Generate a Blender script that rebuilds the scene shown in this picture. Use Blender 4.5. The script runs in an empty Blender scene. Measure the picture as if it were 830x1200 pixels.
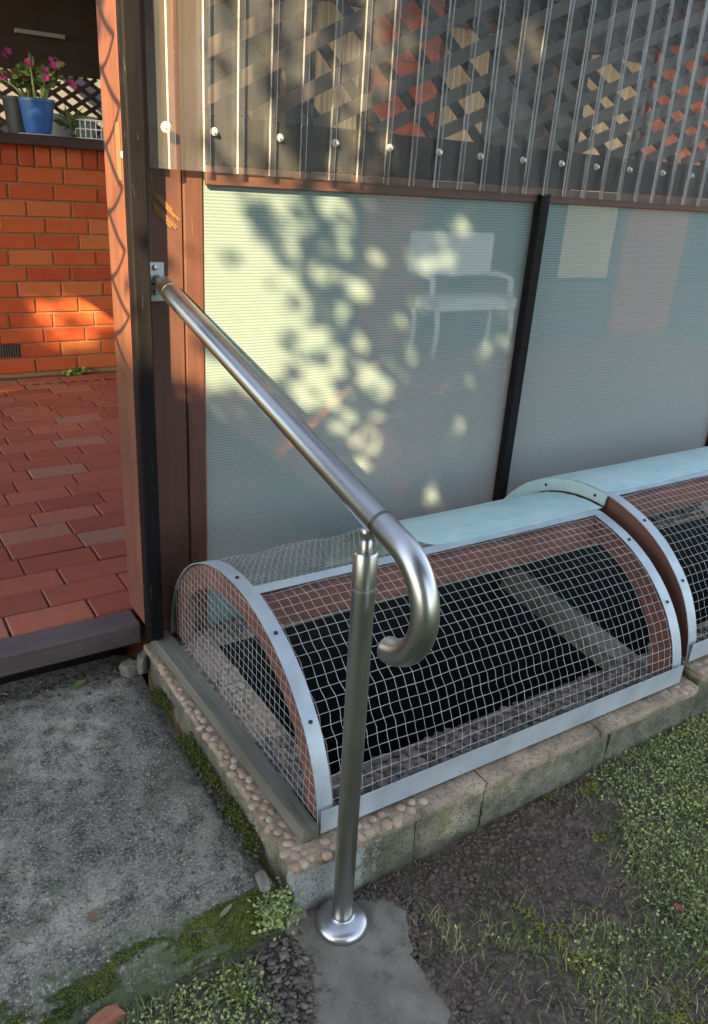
import bpy, math, random
import numpy as np
from mathutils import Vector, Matrix, noise as mnoise
random.seed(7)
rng = np.random.default_rng(11)
R = math.radians
PI = math.pi
scn = bpy.context.scene
col = scn.collection

# ------------------------------------------------------------------ camera
cam_d = bpy.data.cameras.new('camera')
cam = bpy.data.objects.new('camera', cam_d)
col.objects.link(cam)
RX = (0.841626, -0.536406, 0.062733)      # image right in world
DN = (-0.162449, -0.362224, -0.917826)    # image down
FW = (0.515050, 0.762275, -0.391996)      # forward
cam.matrix_world = Matrix(((RX[0], -DN[0], -FW[0], -0.674),
                           (RX[1], -DN[1], -FW[1], -0.941),
                           (RX[2], -DN[2], -FW[2], 1.416),
                           (0, 0, 0, 1)))
cam_d.sensor_fit = 'VERTICAL'
cam_d.sensor_height = 24
cam_d.lens = 925 / 1200 * 24
cam_d.clip_start = 0.02
cam_d.clip_end = 400
scn.camera = cam

# ------------------------------------------------------------------ light
SUN_AZ, SUN_EL = R(46), R(27.5)
world = bpy.data.worlds.new('World')
scn.world = world
world.use_nodes = True
wn = world.node_tree.nodes
wl = world.node_tree.links
bg = wn['Background']
sky = wn.new('ShaderNodeTexSky')
sky.sky_type = 'NISHITA'
sky.sun_disc = False
sky.sun_elevation = SUN_EL
sky.sun_rotation = R(180) + SUN_AZ
hs = wn.new('ShaderNodeHueSaturation')      # thin high haze: a paler blue sky
hs.inputs['Saturation'].default_value = 0.68
wl.new(sky.outputs[0], hs.inputs['Color'])
wl.new(hs.outputs[0], bg.inputs[0])
bg.inputs[1].default_value = 0.09
sun_d = bpy.data.lights.new('sun', 'SUN')
sun = bpy.data.objects.new('sun', sun_d)
col.objects.link(sun)
sun_d.energy = 3.9
sun_d.angle = R(0.53)
sun_d.color = (1.0, 0.73, 0.39)
sdir = Vector((math.sin(SUN_AZ) * math.cos(SUN_EL), math.cos(SUN_AZ) * math.cos(SUN_EL), -math.sin(SUN_EL)))
sun.rotation_euler = sdir.to_track_quat('-Z', 'Y').to_euler()
scn.view_settings.view_transform = 'Standard'
scn.view_settings.look = 'None'
scn.view_settings.gamma = 1
scn.view_settings.use_curve_mapping = False
scn.view_settings.exposure = 2.85
scn.cycles.transparent_max_bounces = 24
scn.cycles.max_bounces = 10

# ------------------------------------------------------------------ helpers
class MB:
    """collects shapes, build() links them as ONE mesh object"""
    def __init__(s):
        s.v = []
        s.f = []
    def add(s, vs, fs):
        n = len(s.v)
        s.v.extend([tuple(p) for p in vs])
        s.f.extend([tuple(i + n for i in f) for f in fs])
        return s
    def box(s, x0, x1, y0, y1, z0, z1, b=0.0):
        if b <= 0:
            vs = [(x, y, z) for z in (z0, z1) for y in (y0, y1) for x in (x0, x1)]
            return s.add(vs, [(0, 2, 3, 1), (4, 5, 7, 6), (0, 1, 5, 4), (2, 6, 7, 3), (0, 4, 6, 2), (1, 3, 7, 5)])
        c = Vector(((x0 + x1) / 2, (y0 + y1) / 2, (z0 + z1) / 2))
        h = Vector((abs(x1 - x0) / 2, abs(y1 - y0) / 2, abs(z1 - z0) / 2))
        b = min(b, min(h) * 0.9)
        vs, ix = [], {}
        for sx in (-1, 1):
            for sy in (-1, 1):
                for sz in (-1, 1):
                    for ax in range(3):
                        q = [h[k] - (0 if k == ax else b) for k in range(3)]
                        ix[(sx, sy, sz, ax)] = len(vs)
                        vs.append((c[0] + sx * q[0], c[1] + sy * q[1], c[2] + sz * q[2]))
        fs = []
        for ax in range(3):
            a1, a2 = (ax + 1) % 3, (ax + 2) % 3
            for sg in (-1, 1):
                loop = []
                for p, q in ((-1, -1), (1, -1), (1, 1), (-1, 1)):
                    k = [0, 0, 0]
                    k[ax], k[a1], k[a2] = sg, p, q
                    loop.append(ix[(*k, ax)])
                fs.append(tuple(loop if sg > 0 else loop[::-1]))
        for ax in range(3):
            a1, a2 = (ax + 1) % 3, (ax + 2) % 3
            for p in (-1, 1):
                for q in (-1, 1):
                    def key(sa, which):
                        k = [0, 0, 0]
                        k[ax], k[a1], k[a2] = sa, p, q
                        return ix[(*k, which)]
                    loop = [key(-1, a1), key(1, a1), key(1, a2), key(-1, a2)]
                    fs.append(tuple(loop if p * q > 0 else loop[::-1]))
        for sx in (-1, 1):
            for sy in (-1, 1):
                for sz in (-1, 1):
                    l = [ix[(sx, sy, sz, k)] for k in range(3)]
                    fs.append(tuple(l if sx * sy * sz > 0 else l[::-1]))
        return s.add(vs, fs)
    def tube(s, pts, r, n=8, cap=True, closed=False):
        pts = [Vector(p) for p in pts]
        m = len(pts)
        rs = r if isinstance(r, (list, tuple)) else [r] * m
        prev = None
        vs = []
        for i, p in enumerate(pts):
            if closed:
                t = (pts[(i + 1) % m] - pts[i - 1]).normalized()
            else:
                t = (pts[min(i + 1, m - 1)] - pts[max(i - 1, 0)]).normalized()
            if prev is None:
                a = Vector((0, 0, 1)) if abs(t.z) < 0.9 else Vector((1, 0, 0))
                u = t.cross(a).normalized()
            else:
                u = (prev - t * prev.dot(t)).normalized()
            prev = u
            w = t.cross(u)
            for k in range(n):
                an = 2 * PI * k / n
                vs.append(p + (u * math.cos(an) + w * math.sin(an)) * rs[i])
        fs = []
        for i in range(m if closed else m - 1):
            j = (i + 1) % m
            for k in range(n):
                l = (k + 1) % n
                fs.append((i * n + k, j * n + k, j * n + l, i * n + l))
        if cap and not closed:
            fs.append(tuple(range(n)))
            fs.append(tuple(range((m - 1) * n, m * n))[::-1])
        return s.add(vs, fs)
    def lathe(s, prof, c=(0, 0, 0), n=32, axis='z'):
        vs, fs = [], []
        for (r, z) in prof:
            for k in range(n):
                a = 2 * PI * k / n
                if axis == 'z':
                    vs.append((c[0] + r * math.cos(a), c[1] + r * math.sin(a), c[2] + z))
                else:
                    vs.append((c[0] + r * math.cos(a), c[1] + z, c[2] + r * math.sin(a)))
        for i in range(len(prof) - 1):
            for k in range(n):
                l = (k + 1) % n
                f = (i * n + k, i * n + l, (i + 1) * n + l, (i + 1) * n + k)
                fs.append(f if axis == 'z' else f[::-1])
        return s.add(vs, fs)
    def bar(s, a, b, w, d, up=(0, 1, 0)):
        """rectangular bar from a to b; d is its size along 'up'"""
        a, b = Vector(a), Vector(b)
        t = (b - a).normalized()
        u = Vector(up)
        u = (u - t * u.dot(t)).normalized()
        q = t.cross(u)
        vs = []
        for p in (a, b):
            for (i, j) in ((-1, -1), (1, -1), (1, 1), (-1, 1)):
                vs.append(p + q * (i * w / 2) + u * (j * d / 2))
        return s.add(vs, [(0, 1, 2, 3), (7, 6, 5, 4), (0, 4, 5, 1), (1, 5, 6, 2), (2, 6, 7, 3), (3, 7, 4, 0)])
    def build(s, name, m, parent=None, smooth=False, kind=None, sharp=None):
        me = bpy.data.meshes.new(name)
        me.from_pydata(s.v, [], s.f)
        me.update()
        if smooth:
            me.polygons.foreach_set('use_smooth', [True] * len(me.polygons))
            if sharp:
                me.set_sharp_from_angle(angle=R(sharp))
        return link(name, me, m, parent, kind)

def link(name, me, m, parent=None, kind=None):
    o = bpy.data.objects.new(name, me)
    if m is not None and len(me.materials) == 0:
        me.materials.append(m)
    col.objects.link(o)
    if parent is not None:
        o.parent = parent
    if kind:
        o['kind'] = kind
    return o

def npmesh(name, v, f, m, parent=None, kind=None, smooth=False):
    """v (n,3); f (k,3|4)"""
    me = bpy.data.meshes.new(name)
    v = np.asarray(v, np.float32)
    f = np.asarray(f, np.int32)
    k, q = f.shape
    me.vertices.add(len(v)); me.vertices.foreach_set('co', v.ravel())
    me.loops.add(k * q); me.loops.foreach_set('vertex_index', f.ravel())
    me.polygons.add(k)
    me.polygons.foreach_set('loop_start', np.arange(0, k * q, q, dtype=np.int32))
    me.polygons.foreach_set('loop_total', np.full(k, q, np.int32))
    me.update(calc_edges=True); me.validate()
    if smooth:
        me.polygons.foreach_set('use_smooth', [True] * len(me.polygons))
    return link(name, me, m, parent, kind)

def thing(name, label, cat, loc=(0, 0, 0), group=None):
    o = bpy.data.objects.new(name, None)
    o.empty_display_size = 0.05
    col.objects.link(o)
    o.location = loc
    tag(o, label, cat, group)
    return o

def tag(o, label, cat, group=None):
    o['label'] = label
    o['category'] = cat
    if group:
        o['group'] = group
    return o

def keep(o, parent):
    """parent while staying where it was built"""
    o.parent = parent
    o.location = -Vector(parent.location)
    return o

# ------------------------------------------------------------------ materials
class N:
    def __init__(s, name):
        s.m = bpy.data.materials.new(name)
        s.m.use_nodes = True
        s.t = s.m.node_tree
        s.p = s.t.nodes['Principled BSDF']
        s.out = s.t.nodes['Material Output']
        s.geo = s.n('ShaderNodeNewGeometry')
        s.pos = s.geo.outputs['Position']
    def n(s, t, **kw):
        x = s.t.nodes.new(t)
        for k, v in kw.items():
            setattr(x, k, v)
        return x
    def l(s, a, b):
        s.t.links.new(a, b)
    def val(s, sock, v):
        if isinstance(v, bpy.types.NodeSocket):
            s.l(v, sock)
        elif isinstance(v, tuple) and len(v) == 3 and sock.type == 'RGBA':
            sock.default_value = (*v, 1)
        else:
            sock.default_value = v
    def scalepos(s, sc):
        mp = s.n('ShaderNodeMapping')
        mp.inputs['Scale'].default_value = sc
        s.l(s.pos, mp.inputs[0])
        return mp.outputs[0]
    def noise(s, scale, detail=4, rough=0.55, vec=None, dist=0.0):
        x = s.n('ShaderNodeTexNoise')
        x.inputs['Scale'].default_value = scale
        x.inputs['Detail'].default_value = detail
        x.inputs['Roughness'].default_value = rough
        x.inputs['Distortion'].default_value = dist
        s.l(vec if vec else s.pos, x.inputs['Vector'])
        return x.outputs['Fac']
    def voro(s, scale, feature='F1', vec=None, out='Distance'):
        x = s.n('ShaderNodeTexVoronoi', feature=feature)
        x.inputs['Scale'].default_value = scale
        s.l(vec if vec else s.pos, x.inputs['Vector'])
        return x.outputs[out]
    def ramp(s, fac, stops, interp='LINEAR'):
        x = s.n('ShaderNodeValToRGB')
        x.color_ramp.interpolation = interp
        e = x.color_ramp.elements
        while len(e) < len(stops):
            e.new(0.5)
        for i, (p, c) in enumerate(stops):
            e[i].position = p
            e[i].color = (*c, 1) if isinstance(c, tuple) else (c, c, c, 1)
        s.l(fac, x.inputs[0])
        return x.outputs[0]
    def mix(s, fac, a, b, blend='MIX'):
        x = s.n('ShaderNodeMix', data_type='RGBA', blend_type=blend)
        s.val(x.inputs[0], fac)
        s.val(x.inputs[6], a)
        s.val(x.inputs[7], b)
        return x.outputs[2]
    def math(s, op, a, b=0.0, c=0.0):
        x = s.n('ShaderNodeMath', operation=op)
        s.val(x.inputs[0], a); s.val(x.inputs[1], b); s.val(x.inputs[2], c)
        return x.outputs[0]
    def rand(s):
        return s.n('ShaderNodeObjectInfo').outputs['Random']
    def island(s):
        return s.geo.outputs['Random Per Island']
    def xyz(s):
        x = s.n('ShaderNodeSeparateXYZ')
        s.l(s.pos, x.inputs[0])
        return x.outputs
    def bump(s, h, strength=0.4, dist=0.002):
        b = s.n('ShaderNodeBump')
        b.inputs['Strength'].default_value = strength
        b.inputs['Distance'].default_value = dist
        s.l(h, b.inputs['Height'])
        s.l(b.outputs[0], s.p.inputs['Normal'])
    def set(s, color=None, rough=None, metal=None, spec=None):
        if color is not None: s.val(s.p.inputs['Base Color'], color)
        if rough is not None: s.val(s.p.inputs['Roughness'], rough)
        if metal is not None: s.val(s.p.inputs['Metallic'], metal)
        if spec is not None: s.val(s.p.inputs['Specular IOR Level'], spec)
        return s.m

def wood(name, c1, c2, axis=2, rough=0.55, wear=None, wearc=(0.3, 0.28, 0.27), bump=0.5):
    k = N(name)
    sc = [55, 55, 55]; sc[axis] = 3.0
    g = k.noise(1.0, 5, 0.6, k.scalepos(tuple(sc)), 0.4)
    big = k.noise(4.0, 3)
    c = k.mix(k.ramp(g, [(0.3, 0.0), (0.7, 1.0)]), c1, c2)
    c = k.mix(k.ramp(big, [(0.35, 0.0), (0.7, 0.45)]), c, tuple(x * 0.55 for x in c1))
    if wear:
        sc2 = [90, 90, 90]; sc2[axis] = 9.0
        w = k.noise(1.0, 4, 0.65, k.scalepos(tuple(sc2)), 0.2)
        w2 = k.math('MULTIPLY', k.ramp(w, [(wear, 0.0), (wear + 0.06, 1.0)]), k.ramp(big, [(0.42, 0.0), (0.6, 1.0)]))
        c = k.mix(w2, c, wearc)
    k.bump(g, bump, 0.0015)
    return k.set(c, k.ramp(g, [(0.2, rough - 0.08), (0.8, rough + 0.15)]), spec=0.12 if c2[0] < 0.03 else 0.3)

M = {}
M['black_wood'] = wood('black painted timber', (0.0045, 0.004, 0.005), (0.010, 0.008, 0.009), rough=0.6, wear=0.62, wearc=(0.10, 0.085, 0.09))
M['brown_wood'] = wood('brown painted timber', (0.125, 0.047, 0.027), (0.19, 0.074, 0.041), rough=0.55)
M['face_wood'] = wood('dark red brown face board', (0.068, 0.029, 0.020), (0.105, 0.044, 0.029), rough=0.6, wear=0.66, wearc=(0.16, 0.11, 0.09))
M['brown_board'] = wood('brown painted board', (0.075, 0.036, 0.028), (0.12, 0.058, 0.042), axis=0, rough=0.5)
M['cage_wood'] = wood('red brown stained board', (0.15, 0.062, 0.048), (0.21, 0.092, 0.072), axis=1, rough=0.65)
M['sill_wood'] = wood('dark sill timber', (0.04, 0.02, 0.016), (0.07, 0.036, 0.028), axis=0, rough=0.4)
M['grey_wood'] = wood('weathered grey timber', (0.10, 0.095, 0.072), (0.21, 0.195, 0.155), axis=1, rough=0.85, bump=0.9)
M['threshold_wood'] = wood('worn threshold timber', (0.075, 0.056, 0.054), (0.13, 0.10, 0.095), axis=0, rough=0.7, wear=0.6, wearc=(0.14, 0.12, 0.11))
M['lattice_wood'] = wood('dark lattice slat', (0.036, 0.030, 0.029), (0.074, 0.058, 0.053), axis=0, rough=0.6)
M['far_lattice'] = wood('brown lattice slat', (0.05, 0.03, 0.022), (0.08, 0.05, 0.036), axis=0, rough=0.6)
M['valance'] = wood('brown panel', (0.05, 0.03, 0.02), (0.065, 0.04, 0.028), axis=0, rough=0.6)

def steel():
    k = N('brushed stainless steel')
    tc = k.n('ShaderNodeTexCoord')
    g = k.noise(1.0, 3, 0.6, k.scalepos((700, 40, 40)))
    b = k.noise(7, 4)
    c = k.mix(b, (0.40, 0.395, 0.39), (0.52, 0.515, 0.51))
    k.bump(g, 0.02, 0.0002)
    return k.set(c, k.ramp(b, [(0.2, 0.27), (0.8, 0.37)]), 1.0)
M['steel'] = steel()
def galv():
    k = N('galvanised strip')
    v = k.voro(60, out='Color')
    b = k.noise(14, 5)
    c = k.mix(k.ramp(b, [(0.35, 0.0), (0.75, 1.0)]), (0.42, 0.47, 0.50), (0.31, 0.35, 0.37))
    sp = k.noise(55, 4, 0.7)
    c = k.mix(k.ramp(sp, [(0.66, 0.0), (0.72, 0.7)]), c, (0.22, 0.17, 0.13))
    k.bump(b, 0.15, 0.002)
    return k.set(c, 0.45, 0.25, spec=0.5)
M['galv'] = galv()
def plain(name, c, rough=0.5, metal=0.0, spec=0.4, vary=0.25, scale=20):
    k = N(name)
    n = k.noise(scale, 4)
    cc = k.mix(n, tuple(x * (1 - vary) for x in c), tuple(min(1, x * (1 + vary)) for x in c))
    return k.set(cc, rough, metal, spec)
def wiremat():
    k = N('galvanised wire')
    n = k.noise(16, 5, 0.7)
    c = k.mix(k.ramp(n, [(0.35, 0.0), (0.65, 1.0)]), (0.46, 0.475, 0.46), (0.28, 0.29, 0.275))
    r_ = k.noise(38, 4, 0.7)
    c = k.mix(k.ramp(r_, [(0.64, 0.0), (0.70, 0.8)]), c, (0.16, 0.085, 0.04))
    return k.set(c, 0.5, 0.2)
M['wire'] = wiremat()
M['zinc'] = plain('zinc screw', (0.5, 0.5, 0.5), 0.35, 0.9)
M['rubber'] = plain('rubber washer', (0.45, 0.42, 0.38), 0.7)
M['dark_metal'] = plain('dark screw', (0.03, 0.03, 0.03), 0.5, 0.5)
M['white_paint'] = plain('white paint', (0.75, 0.74, 0.70), 0.45, 0, 0.4, 0.08)
M['curtain'] = plain('cream curtain', (0.60, 0.46, 0.27), 0.9, 0, 0.1, 0.15, 9)
M['glass'] = plain('dark window glass', (0.012, 0.015, 0.018), 0.25, 0, 0.25)
M['pot_blue'] = plain('blue glazed plastic', (0.025, 0.11, 0.34), 0.35, 0, 0.5, 0.15)
M['pot_black'] = plain('black plastic pot', (0.02, 0.022, 0.02), 0.5)
M['saucer'] = plain('pale saucer', (0.5, 0.5, 0.48), 0.5)
M['stem'] = plain('pale green stem', (0.34, 0.36, 0.13), 0.5, 0, 0.3, 0.3)
M['leaf'] = plain('succulent leaf', (0.16, 0.23, 0.05), 0.5, 0, 0.3, 0.5, 40)
M['petal'] = plain('pink petal', (0.60, 0.07, 0.24), 0.6, 0, 0.2, 0.6, 60)
M['render'] = plain('pale render', (0.22, 0.215, 0.20), 0.9, 0, 0.2, 0.12, 3)
M['soil'] = plain('dark soil clods', (0.098, 0.077, 0.060), 0.95, 0, 0.15, 0.65, 120)
M['bark'] = plain('bark', (0.10, 0.08, 0.06), 0.9, 0, 0.1, 0.4, 15)
M['roof_tile'] = plain('grey roof tiles', (0.12, 0.10, 0.09), 0.8, 0, 0.2, 0.3, 8)
M['tub'] = plain('grey plastic tub', (0.30, 0.31, 0.29), 0.5)

def brickmat(name, stops, dark, burn=0.63, rough=0.75):
    k = N(name)
    c = k.ramp(k.rand(), stops)
    a = k.noise(14, 5, 0.65)
    b = k.noise(120, 4, 0.7)
    c = k.mix(k.ramp(a, [(burn, 0.0), (burn + 0.14, 0.75)]), c, dark)
    c = k.mix(k.ramp(b, [(0.55, 0.0), (0.72, 0.5)]), c, tuple(x * 0.45 for x in dark))
    c = k.mix(k.ramp(a, [(0.3, 0.35), (0.5, 0.0)]), c, stops[-1][1])
    k.bump(b, 0.35, 0.002)
    return k.set(c, rough, spec=0.25)
M['brick'] = brickmat('orange red wall brick', [(0.0, (0.31, 0.046, 0.013)), (0.45, (0.38, 0.066, 0.018)), (0.85, (0.42, 0.085, 0.022)), (1.0, (0.42, 0.12, 0.035))], (0.15, 0.030, 0.015))
M['paver'] = brickmat('worn red paver', [(0.0, (0.23, 0.060, 0.033)), (0.5, (0.29, 0.080, 0.044)), (0.85, (0.33, 0.098, 0.055)), (0.96, (0.28, 0.13, 0.08)), (1.0, (0.17, 0.10, 0.085))], (0.11, 0.080, 0.080), 0.58, 0.5)
M['mortar'] = plain('mortar', (0.24, 0.135, 0.07), 0.95, 0, 0.1, 0.25, 40)
M['joint'] = plain('paver joint', (0.14, 0.070, 0.048), 0.95, 0, 0.1, 0.4, 30)

def brick_floor():
    k = N('brick paved floor beyond')
    t = k.n('ShaderNodeTexBrick')
    t.inputs['Scale'].default_value = 1.0
    t.inputs['Brick Width'].default_value = 0.235
    t.inputs['Row Height'].default_value = 0.118
    t.inputs['Mortar Size'].default_value = 0.004
    t.inputs['Color1'].default_value = (0.34, 0.085, 0.05, 1)
    t.inputs['Color2'].default_value = (0.42, 0.13, 0.07, 1)
    t.inputs['Mortar'].default_value = (0.12, 0.06, 0.04, 1)
    k.l(k.pos, t.inputs[0])
    return k.set(t.outputs[0], 0.6)
M['brick_floor'] = brick_floor()

def concrete_slab():
    k = N('old stained concrete slab')
    big = k.noise(3.2, 5, 0.6)
    mid = k.noise(16, 6, 0.7)
    fine = k.noise(170, 4, 0.8)
    spk = k.voro(210)
    c = k.ramp(big, [(0.32, (0.115, 0.106, 0.086)), (0.52, (0.25, 0.228, 0.182)), (0.70, (0.44, 0.40, 0.32))])
    c = k.mix(k.ramp(mid, [(0.36, 0.85), (0.58, 0.0)]), c, (0.050, 0.049, 0.040))
    c = k.mix(k.ramp(fine, [(0.52, 0.0), (0.66, 0.9)]), c, (0.50, 0.46, 0.39))
    pit_ = k.noise(70, 5, 0.75)
    c = k.mix(k.ramp(pit_, [(0.36, 0.85), (0.45, 0.0)]), c, (0.035, 0.034, 0.028))
    c = k.mix(k.ramp(fine, [(0.30, 0.8), (0.46, 0.0)]), c, (0.028, 0.028, 0.026))
    rnd = k.voro(95, out='Color')
    sx = k.n('ShaderNodeSeparateColor'); k.l(rnd, sx.inputs[0])
    d2 = k.voro(95)
    sp = k.math('MULTIPLY', k.ramp(sx.outputs[0], [(0.93, 0.0), (0.94, 1.0)]), k.ramp(d2, [(0.12, 1.0), (0.26, 0.0)]))
    c = k.mix(sp, c, (0.50, 0.48, 0.44))
    y = k.xyz()[1]; x = k.xyz()[0]
    # moss grows along the front edge and beside the kerb
    me = k.math('ADD', k.math('MULTIPLY', k.math('SUBTRACT', 0.17, y), 7.0), k.math('MULTIPLY', k.math('SUBTRACT', mid, 0.55), 3.2))
    c = k.mix(k.ramp(me, [(0.05, 0.0), (0.6, 0.85)]), c, (0.045, 0.072, 0.022))
    ms = k.math('ADD', k.math('MULTIPLY', k.math('ADD', x, 0.16), 9.0), k.math('MULTIPLY', k.math('SUBTRACT', mid, 0.5), 3.0))
    c = k.mix(k.ramp(ms, [(0.25, 0.0), (0.8, 0.8)]), c, (0.035, 0.042, 0.024))
    gm = k.noise(5.5, 4, 0.6)
    c = k.mix(k.ramp(gm, [(0.58, 0.0), (0.72, 0.5)]), c, (0.062, 0.082, 0.040))
    h = k.math('ADD', fine, k.math('MULTIPLY', mid, 0.8))
    k.bump(h, 0.8, 0.004)
    return k.set(c, 0.92, spec=0.2)
M['slab'] = concrete_slab()

def kerb_concrete():
    k = N('mossy kerb concrete')
    big = k.noise(5, 5, 0.65)
    mid = k.noise(28, 6, 0.7)
    fine = k.noise(160, 4, 0.7)
    c = k.ramp(big, [(0.32, (0.085, 0.085, 0.062)), (0.52, (0.20, 0.19, 0.14)), (0.68, (0.36, 0.31, 0.22))])
    li = k.noise(11, 5, 0.7)
    c = k.mix(k.ramp(li, [(0.55, 0.0), (0.66, 0.7)]), c, (0.20, 0.20, 0.075))
    c = k.mix(k.ramp(mid, [(0.45, 0.0), (0.65, 0.7)]), c, (0.070, 0.082, 0.040))
    x = k.xyz()[0]
    yy = k.xyz()[1]
    mm = k.math('ADD', k.math('SUBTRACT', k.math('MULTIPLY', k.math('SUBTRACT', 0.13, x), 14.0), k.math('MAXIMUM', k.math('MULTIPLY', k.math('SUBTRACT', yy, 0.075), 120.0), 0.0)), k.math('MULTIPLY', k.math('SUBTRACT', mid, 0.5), 4.0))
    c = k.mix(k.ramp(mm, [(0.3, 0.0), (0.55, 0.9)]), c, (0.33, 0.35, 0.33))
    c = k.mix(k.ramp(fine, [(0.34, 0.8), (0.5, 0.0)]), c, (0.04, 0.04, 0.034))
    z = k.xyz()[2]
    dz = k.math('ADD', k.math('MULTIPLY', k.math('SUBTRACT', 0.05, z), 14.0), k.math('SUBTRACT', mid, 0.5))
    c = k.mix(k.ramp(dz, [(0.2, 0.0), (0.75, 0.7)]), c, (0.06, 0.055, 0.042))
    k.bump(k.math('ADD', mid, k.math('MULTIPLY', fine, 0.6)), 0.7, 0.006)
    return k.set(c, 0.93, spec=0.2)
M['kerb'] = kerb_concrete()
def capmat():
    k = N('pink tan kerb cap')
    b = k.noise(12, 5, 0.65)
    f = k.noise(140, 4, 0.7)
    c = k.ramp(b, [(0.3, (0.13, 0.105, 0.075)), (0.5, (0.30, 0.23, 0.16)), (0.7, (0.44, 0.35, 0.26))])
    g2 = k.noise(24, 5, 0.7)
    c = k.mix(k.ramp(g2, [(0.52, 0.0), (0.64, 0.75)]), c, (0.085, 0.085, 0.048))
    c = k.mix(k.ramp(f, [(0.34, 0.7), (0.5, 0.0)]), c, (0.06, 0.05, 0.035))
    k.bump(k.math('ADD', b, f), 0.6, 0.004)
    return k.set(c, 0.9, spec=0.2)
M['cap'] = capmat()
def pebblemat():
    k = N('tan river pebble')
    c = k.ramp(k.rand(), [(0.0, (0.30, 0.20, 0.135)), (0.35, (0.40, 0.28, 0.19)), (0.7, (0.34, 0.25, 0.19)), (1.0, (0.46, 0.36, 0.27))])
    n = k.noise(60, 4, 0.65)
    c = k.mix(k.ramp(n, [(0.45, 0.0), (0.75, 0.55)]), c, (0.16, 0.11, 0.08))
    k.bump(n, 0.25, 0.002)
    return k.set(c, 0.62, spec=0.35)
M['pebble'] = pebblemat()
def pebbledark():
    k = N('dark grey pebbles')
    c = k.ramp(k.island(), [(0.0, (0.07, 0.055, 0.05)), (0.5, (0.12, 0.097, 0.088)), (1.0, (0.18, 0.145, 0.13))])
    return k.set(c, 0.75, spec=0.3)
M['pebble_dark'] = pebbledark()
M['pit'] = plain('near black pit wall', (0.008, 0.0095, 0.0085), 0.8, 0, 0.3, 0.5, 8)  # pit walls near black, much the same all over

def ground_mat():
    k = N('damp garden soil')
    big = k.noise(4, 5, 0.6)
    mid = k.noise(30, 6, 0.7)
    fine = k.noise(180, 4, 0.75)
    c = k.ramp(mid, [(0.3, (0.045, 0.036, 0.028)), (0.5, (0.115, 0.092, 0.073)), (0.72, (0.23, 0.195, 0.16))])
    c = k.mix(k.ramp(big, [(0.52, 0.0), (0.66, 0.65)]), c, (0.066, 0.070, 0.026))
    c = k.mix(k.ramp(fine, [(0.6, 0.0), (0.74, 0.6)]), c, (0.16, 0.13, 0.11))
    x = k.xyz()[0]
    gx = k.math('ADD', k.math('MULTIPLY', k.math('SUBTRACT', x, 0.85), 1.6), k.math('MULTIPLY', k.math('SUBTRACT', mid, 0.5), 1.6))
    c = k.mix(k.ramp(gx, [(0.1, 0.0), (0.8, 0.85)]), c, (0.085, 0.10, 0.035))
    k.bump(k.math('ADD', mid, fine), 0.9, 0.008)
    return k.set(c, 0.95, spec=0.15)
M['ground'] = ground_mat()
def lawn_mat():
    k = N('lawn farther off')
    n = k.noise(6, 6, 0.7)
    return k.set(k.ramp(n, [(0.3, (0.045, 0.07, 0.02)), (0.7, (0.11, 0.13, 0.04))]), 0.95, spec=0.1)
M['lawn'] = lawn_mat()
def padmat():
    k = N('smooth grey mortar pad')
    b = k.noise(9, 5, 0.6)
    f = k.noise(120, 5, 0.7)
    tr = k.noise(1.0, 4, 0.6, k.scalepos((60, 12, 20)), 1.0)
    c = k.ramp(b, [(0.3, (0.115, 0.098, 0.076)), (0.5, (0.165, 0.145, 0.115)), (0.7, (0.225, 0.20, 0.162))])
    c = k.mix(k.ramp(tr, [(0.55, 0.0), (0.8, 0.4)]), c, (0.10, 0.092, 0.082))
    c = k.mix(k.ramp(f, [(0.66, 0.0), (0.76, 0.8)]), c, (0.055, 0.045, 0.038))
    sp = k.voro(130)
    c = k.mix(k.ramp(sp, [(0.08, 0.55), (0.2, 0.0)]), c, (0.30, 0.28, 0.25))
    st_ = k.noise(26, 6, 0.7)
    c = k.mix(k.ramp(st_, [(0.52, 0.0), (0.66, 0.7)]), c, (0.085, 0.074, 0.062))
    k.bump(k.math('ADD', k.math('MULTIPLY', tr, 0.6), k.math('ADD', k.math('MULTIPLY', f, 0.5), k.math('MULTIPLY', st_, 0.5))), 0.6, 0.004)
    return k.set(c, 0.85, spec=0.25)
M['pad'] = padmat()
def greens(name, stops, scale=7.0):
    k = N(name)
    n = k.noise(scale, 4, 0.6)
    f = k.math('ADD', k.math('MULTIPLY', k.island(), 0.45), k.math('MULTIPLY', n, 0.7))
    c = k.ramp(f, stops)
    k.val(k.p.inputs['Subsurface Weight'], 0.0)
    return k.set(c, 0.7, spec=0.2)
M['grass'] = greens('grass blades', [(0.25, (0.045, 0.072, 0.022)), (0.5, (0.115, 0.15, 0.042)), (0.7, (0.20, 0.21, 0.06)), (0.9, (0.33, 0.29, 0.13))])
M['cover'] = greens('grey green ground cover', [(0.25, (0.075, 0.125, 0.045)), (0.5, (0.22, 0.30, 0.115)), (0.75, (0.41, 0.44, 0.155)), (0.95, (0.52, 0.44, 0.14))])
M['moss'] = greens('yellow green moss', [(0.25, (0.022, 0.032, 0.010)), (0.55, (0.055, 0.070, 0.013)), (0.85, (0.12, 0.125, 0.018))], 18)
M['straw'] = greens('dry straw', [(0.2, (0.14, 0.11, 0.06)), (0.8, (0.30, 0.25, 0.15))])
M['tree_leaf'] = greens('tree leaves', [(0.25, (0.03, 0.06, 0.02)), (0.8, (0.09, 0.14, 0.04))], 2)
M['dead_leaf'] = plain('dead leaf', (0.17, 0.12, 0.075), 0.8, 0, 0.2, 0.4, 60)
M['green_leaf'] = plain('fallen green leaf', (0.12, 0.17, 0.04), 0.6, 0, 0.3, 0.3, 60)
M['red_leaf'] = plain('fallen red leaf', (0.26, 0.06, 0.055), 0.7, 0, 0.2, 0.3, 60)
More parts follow.
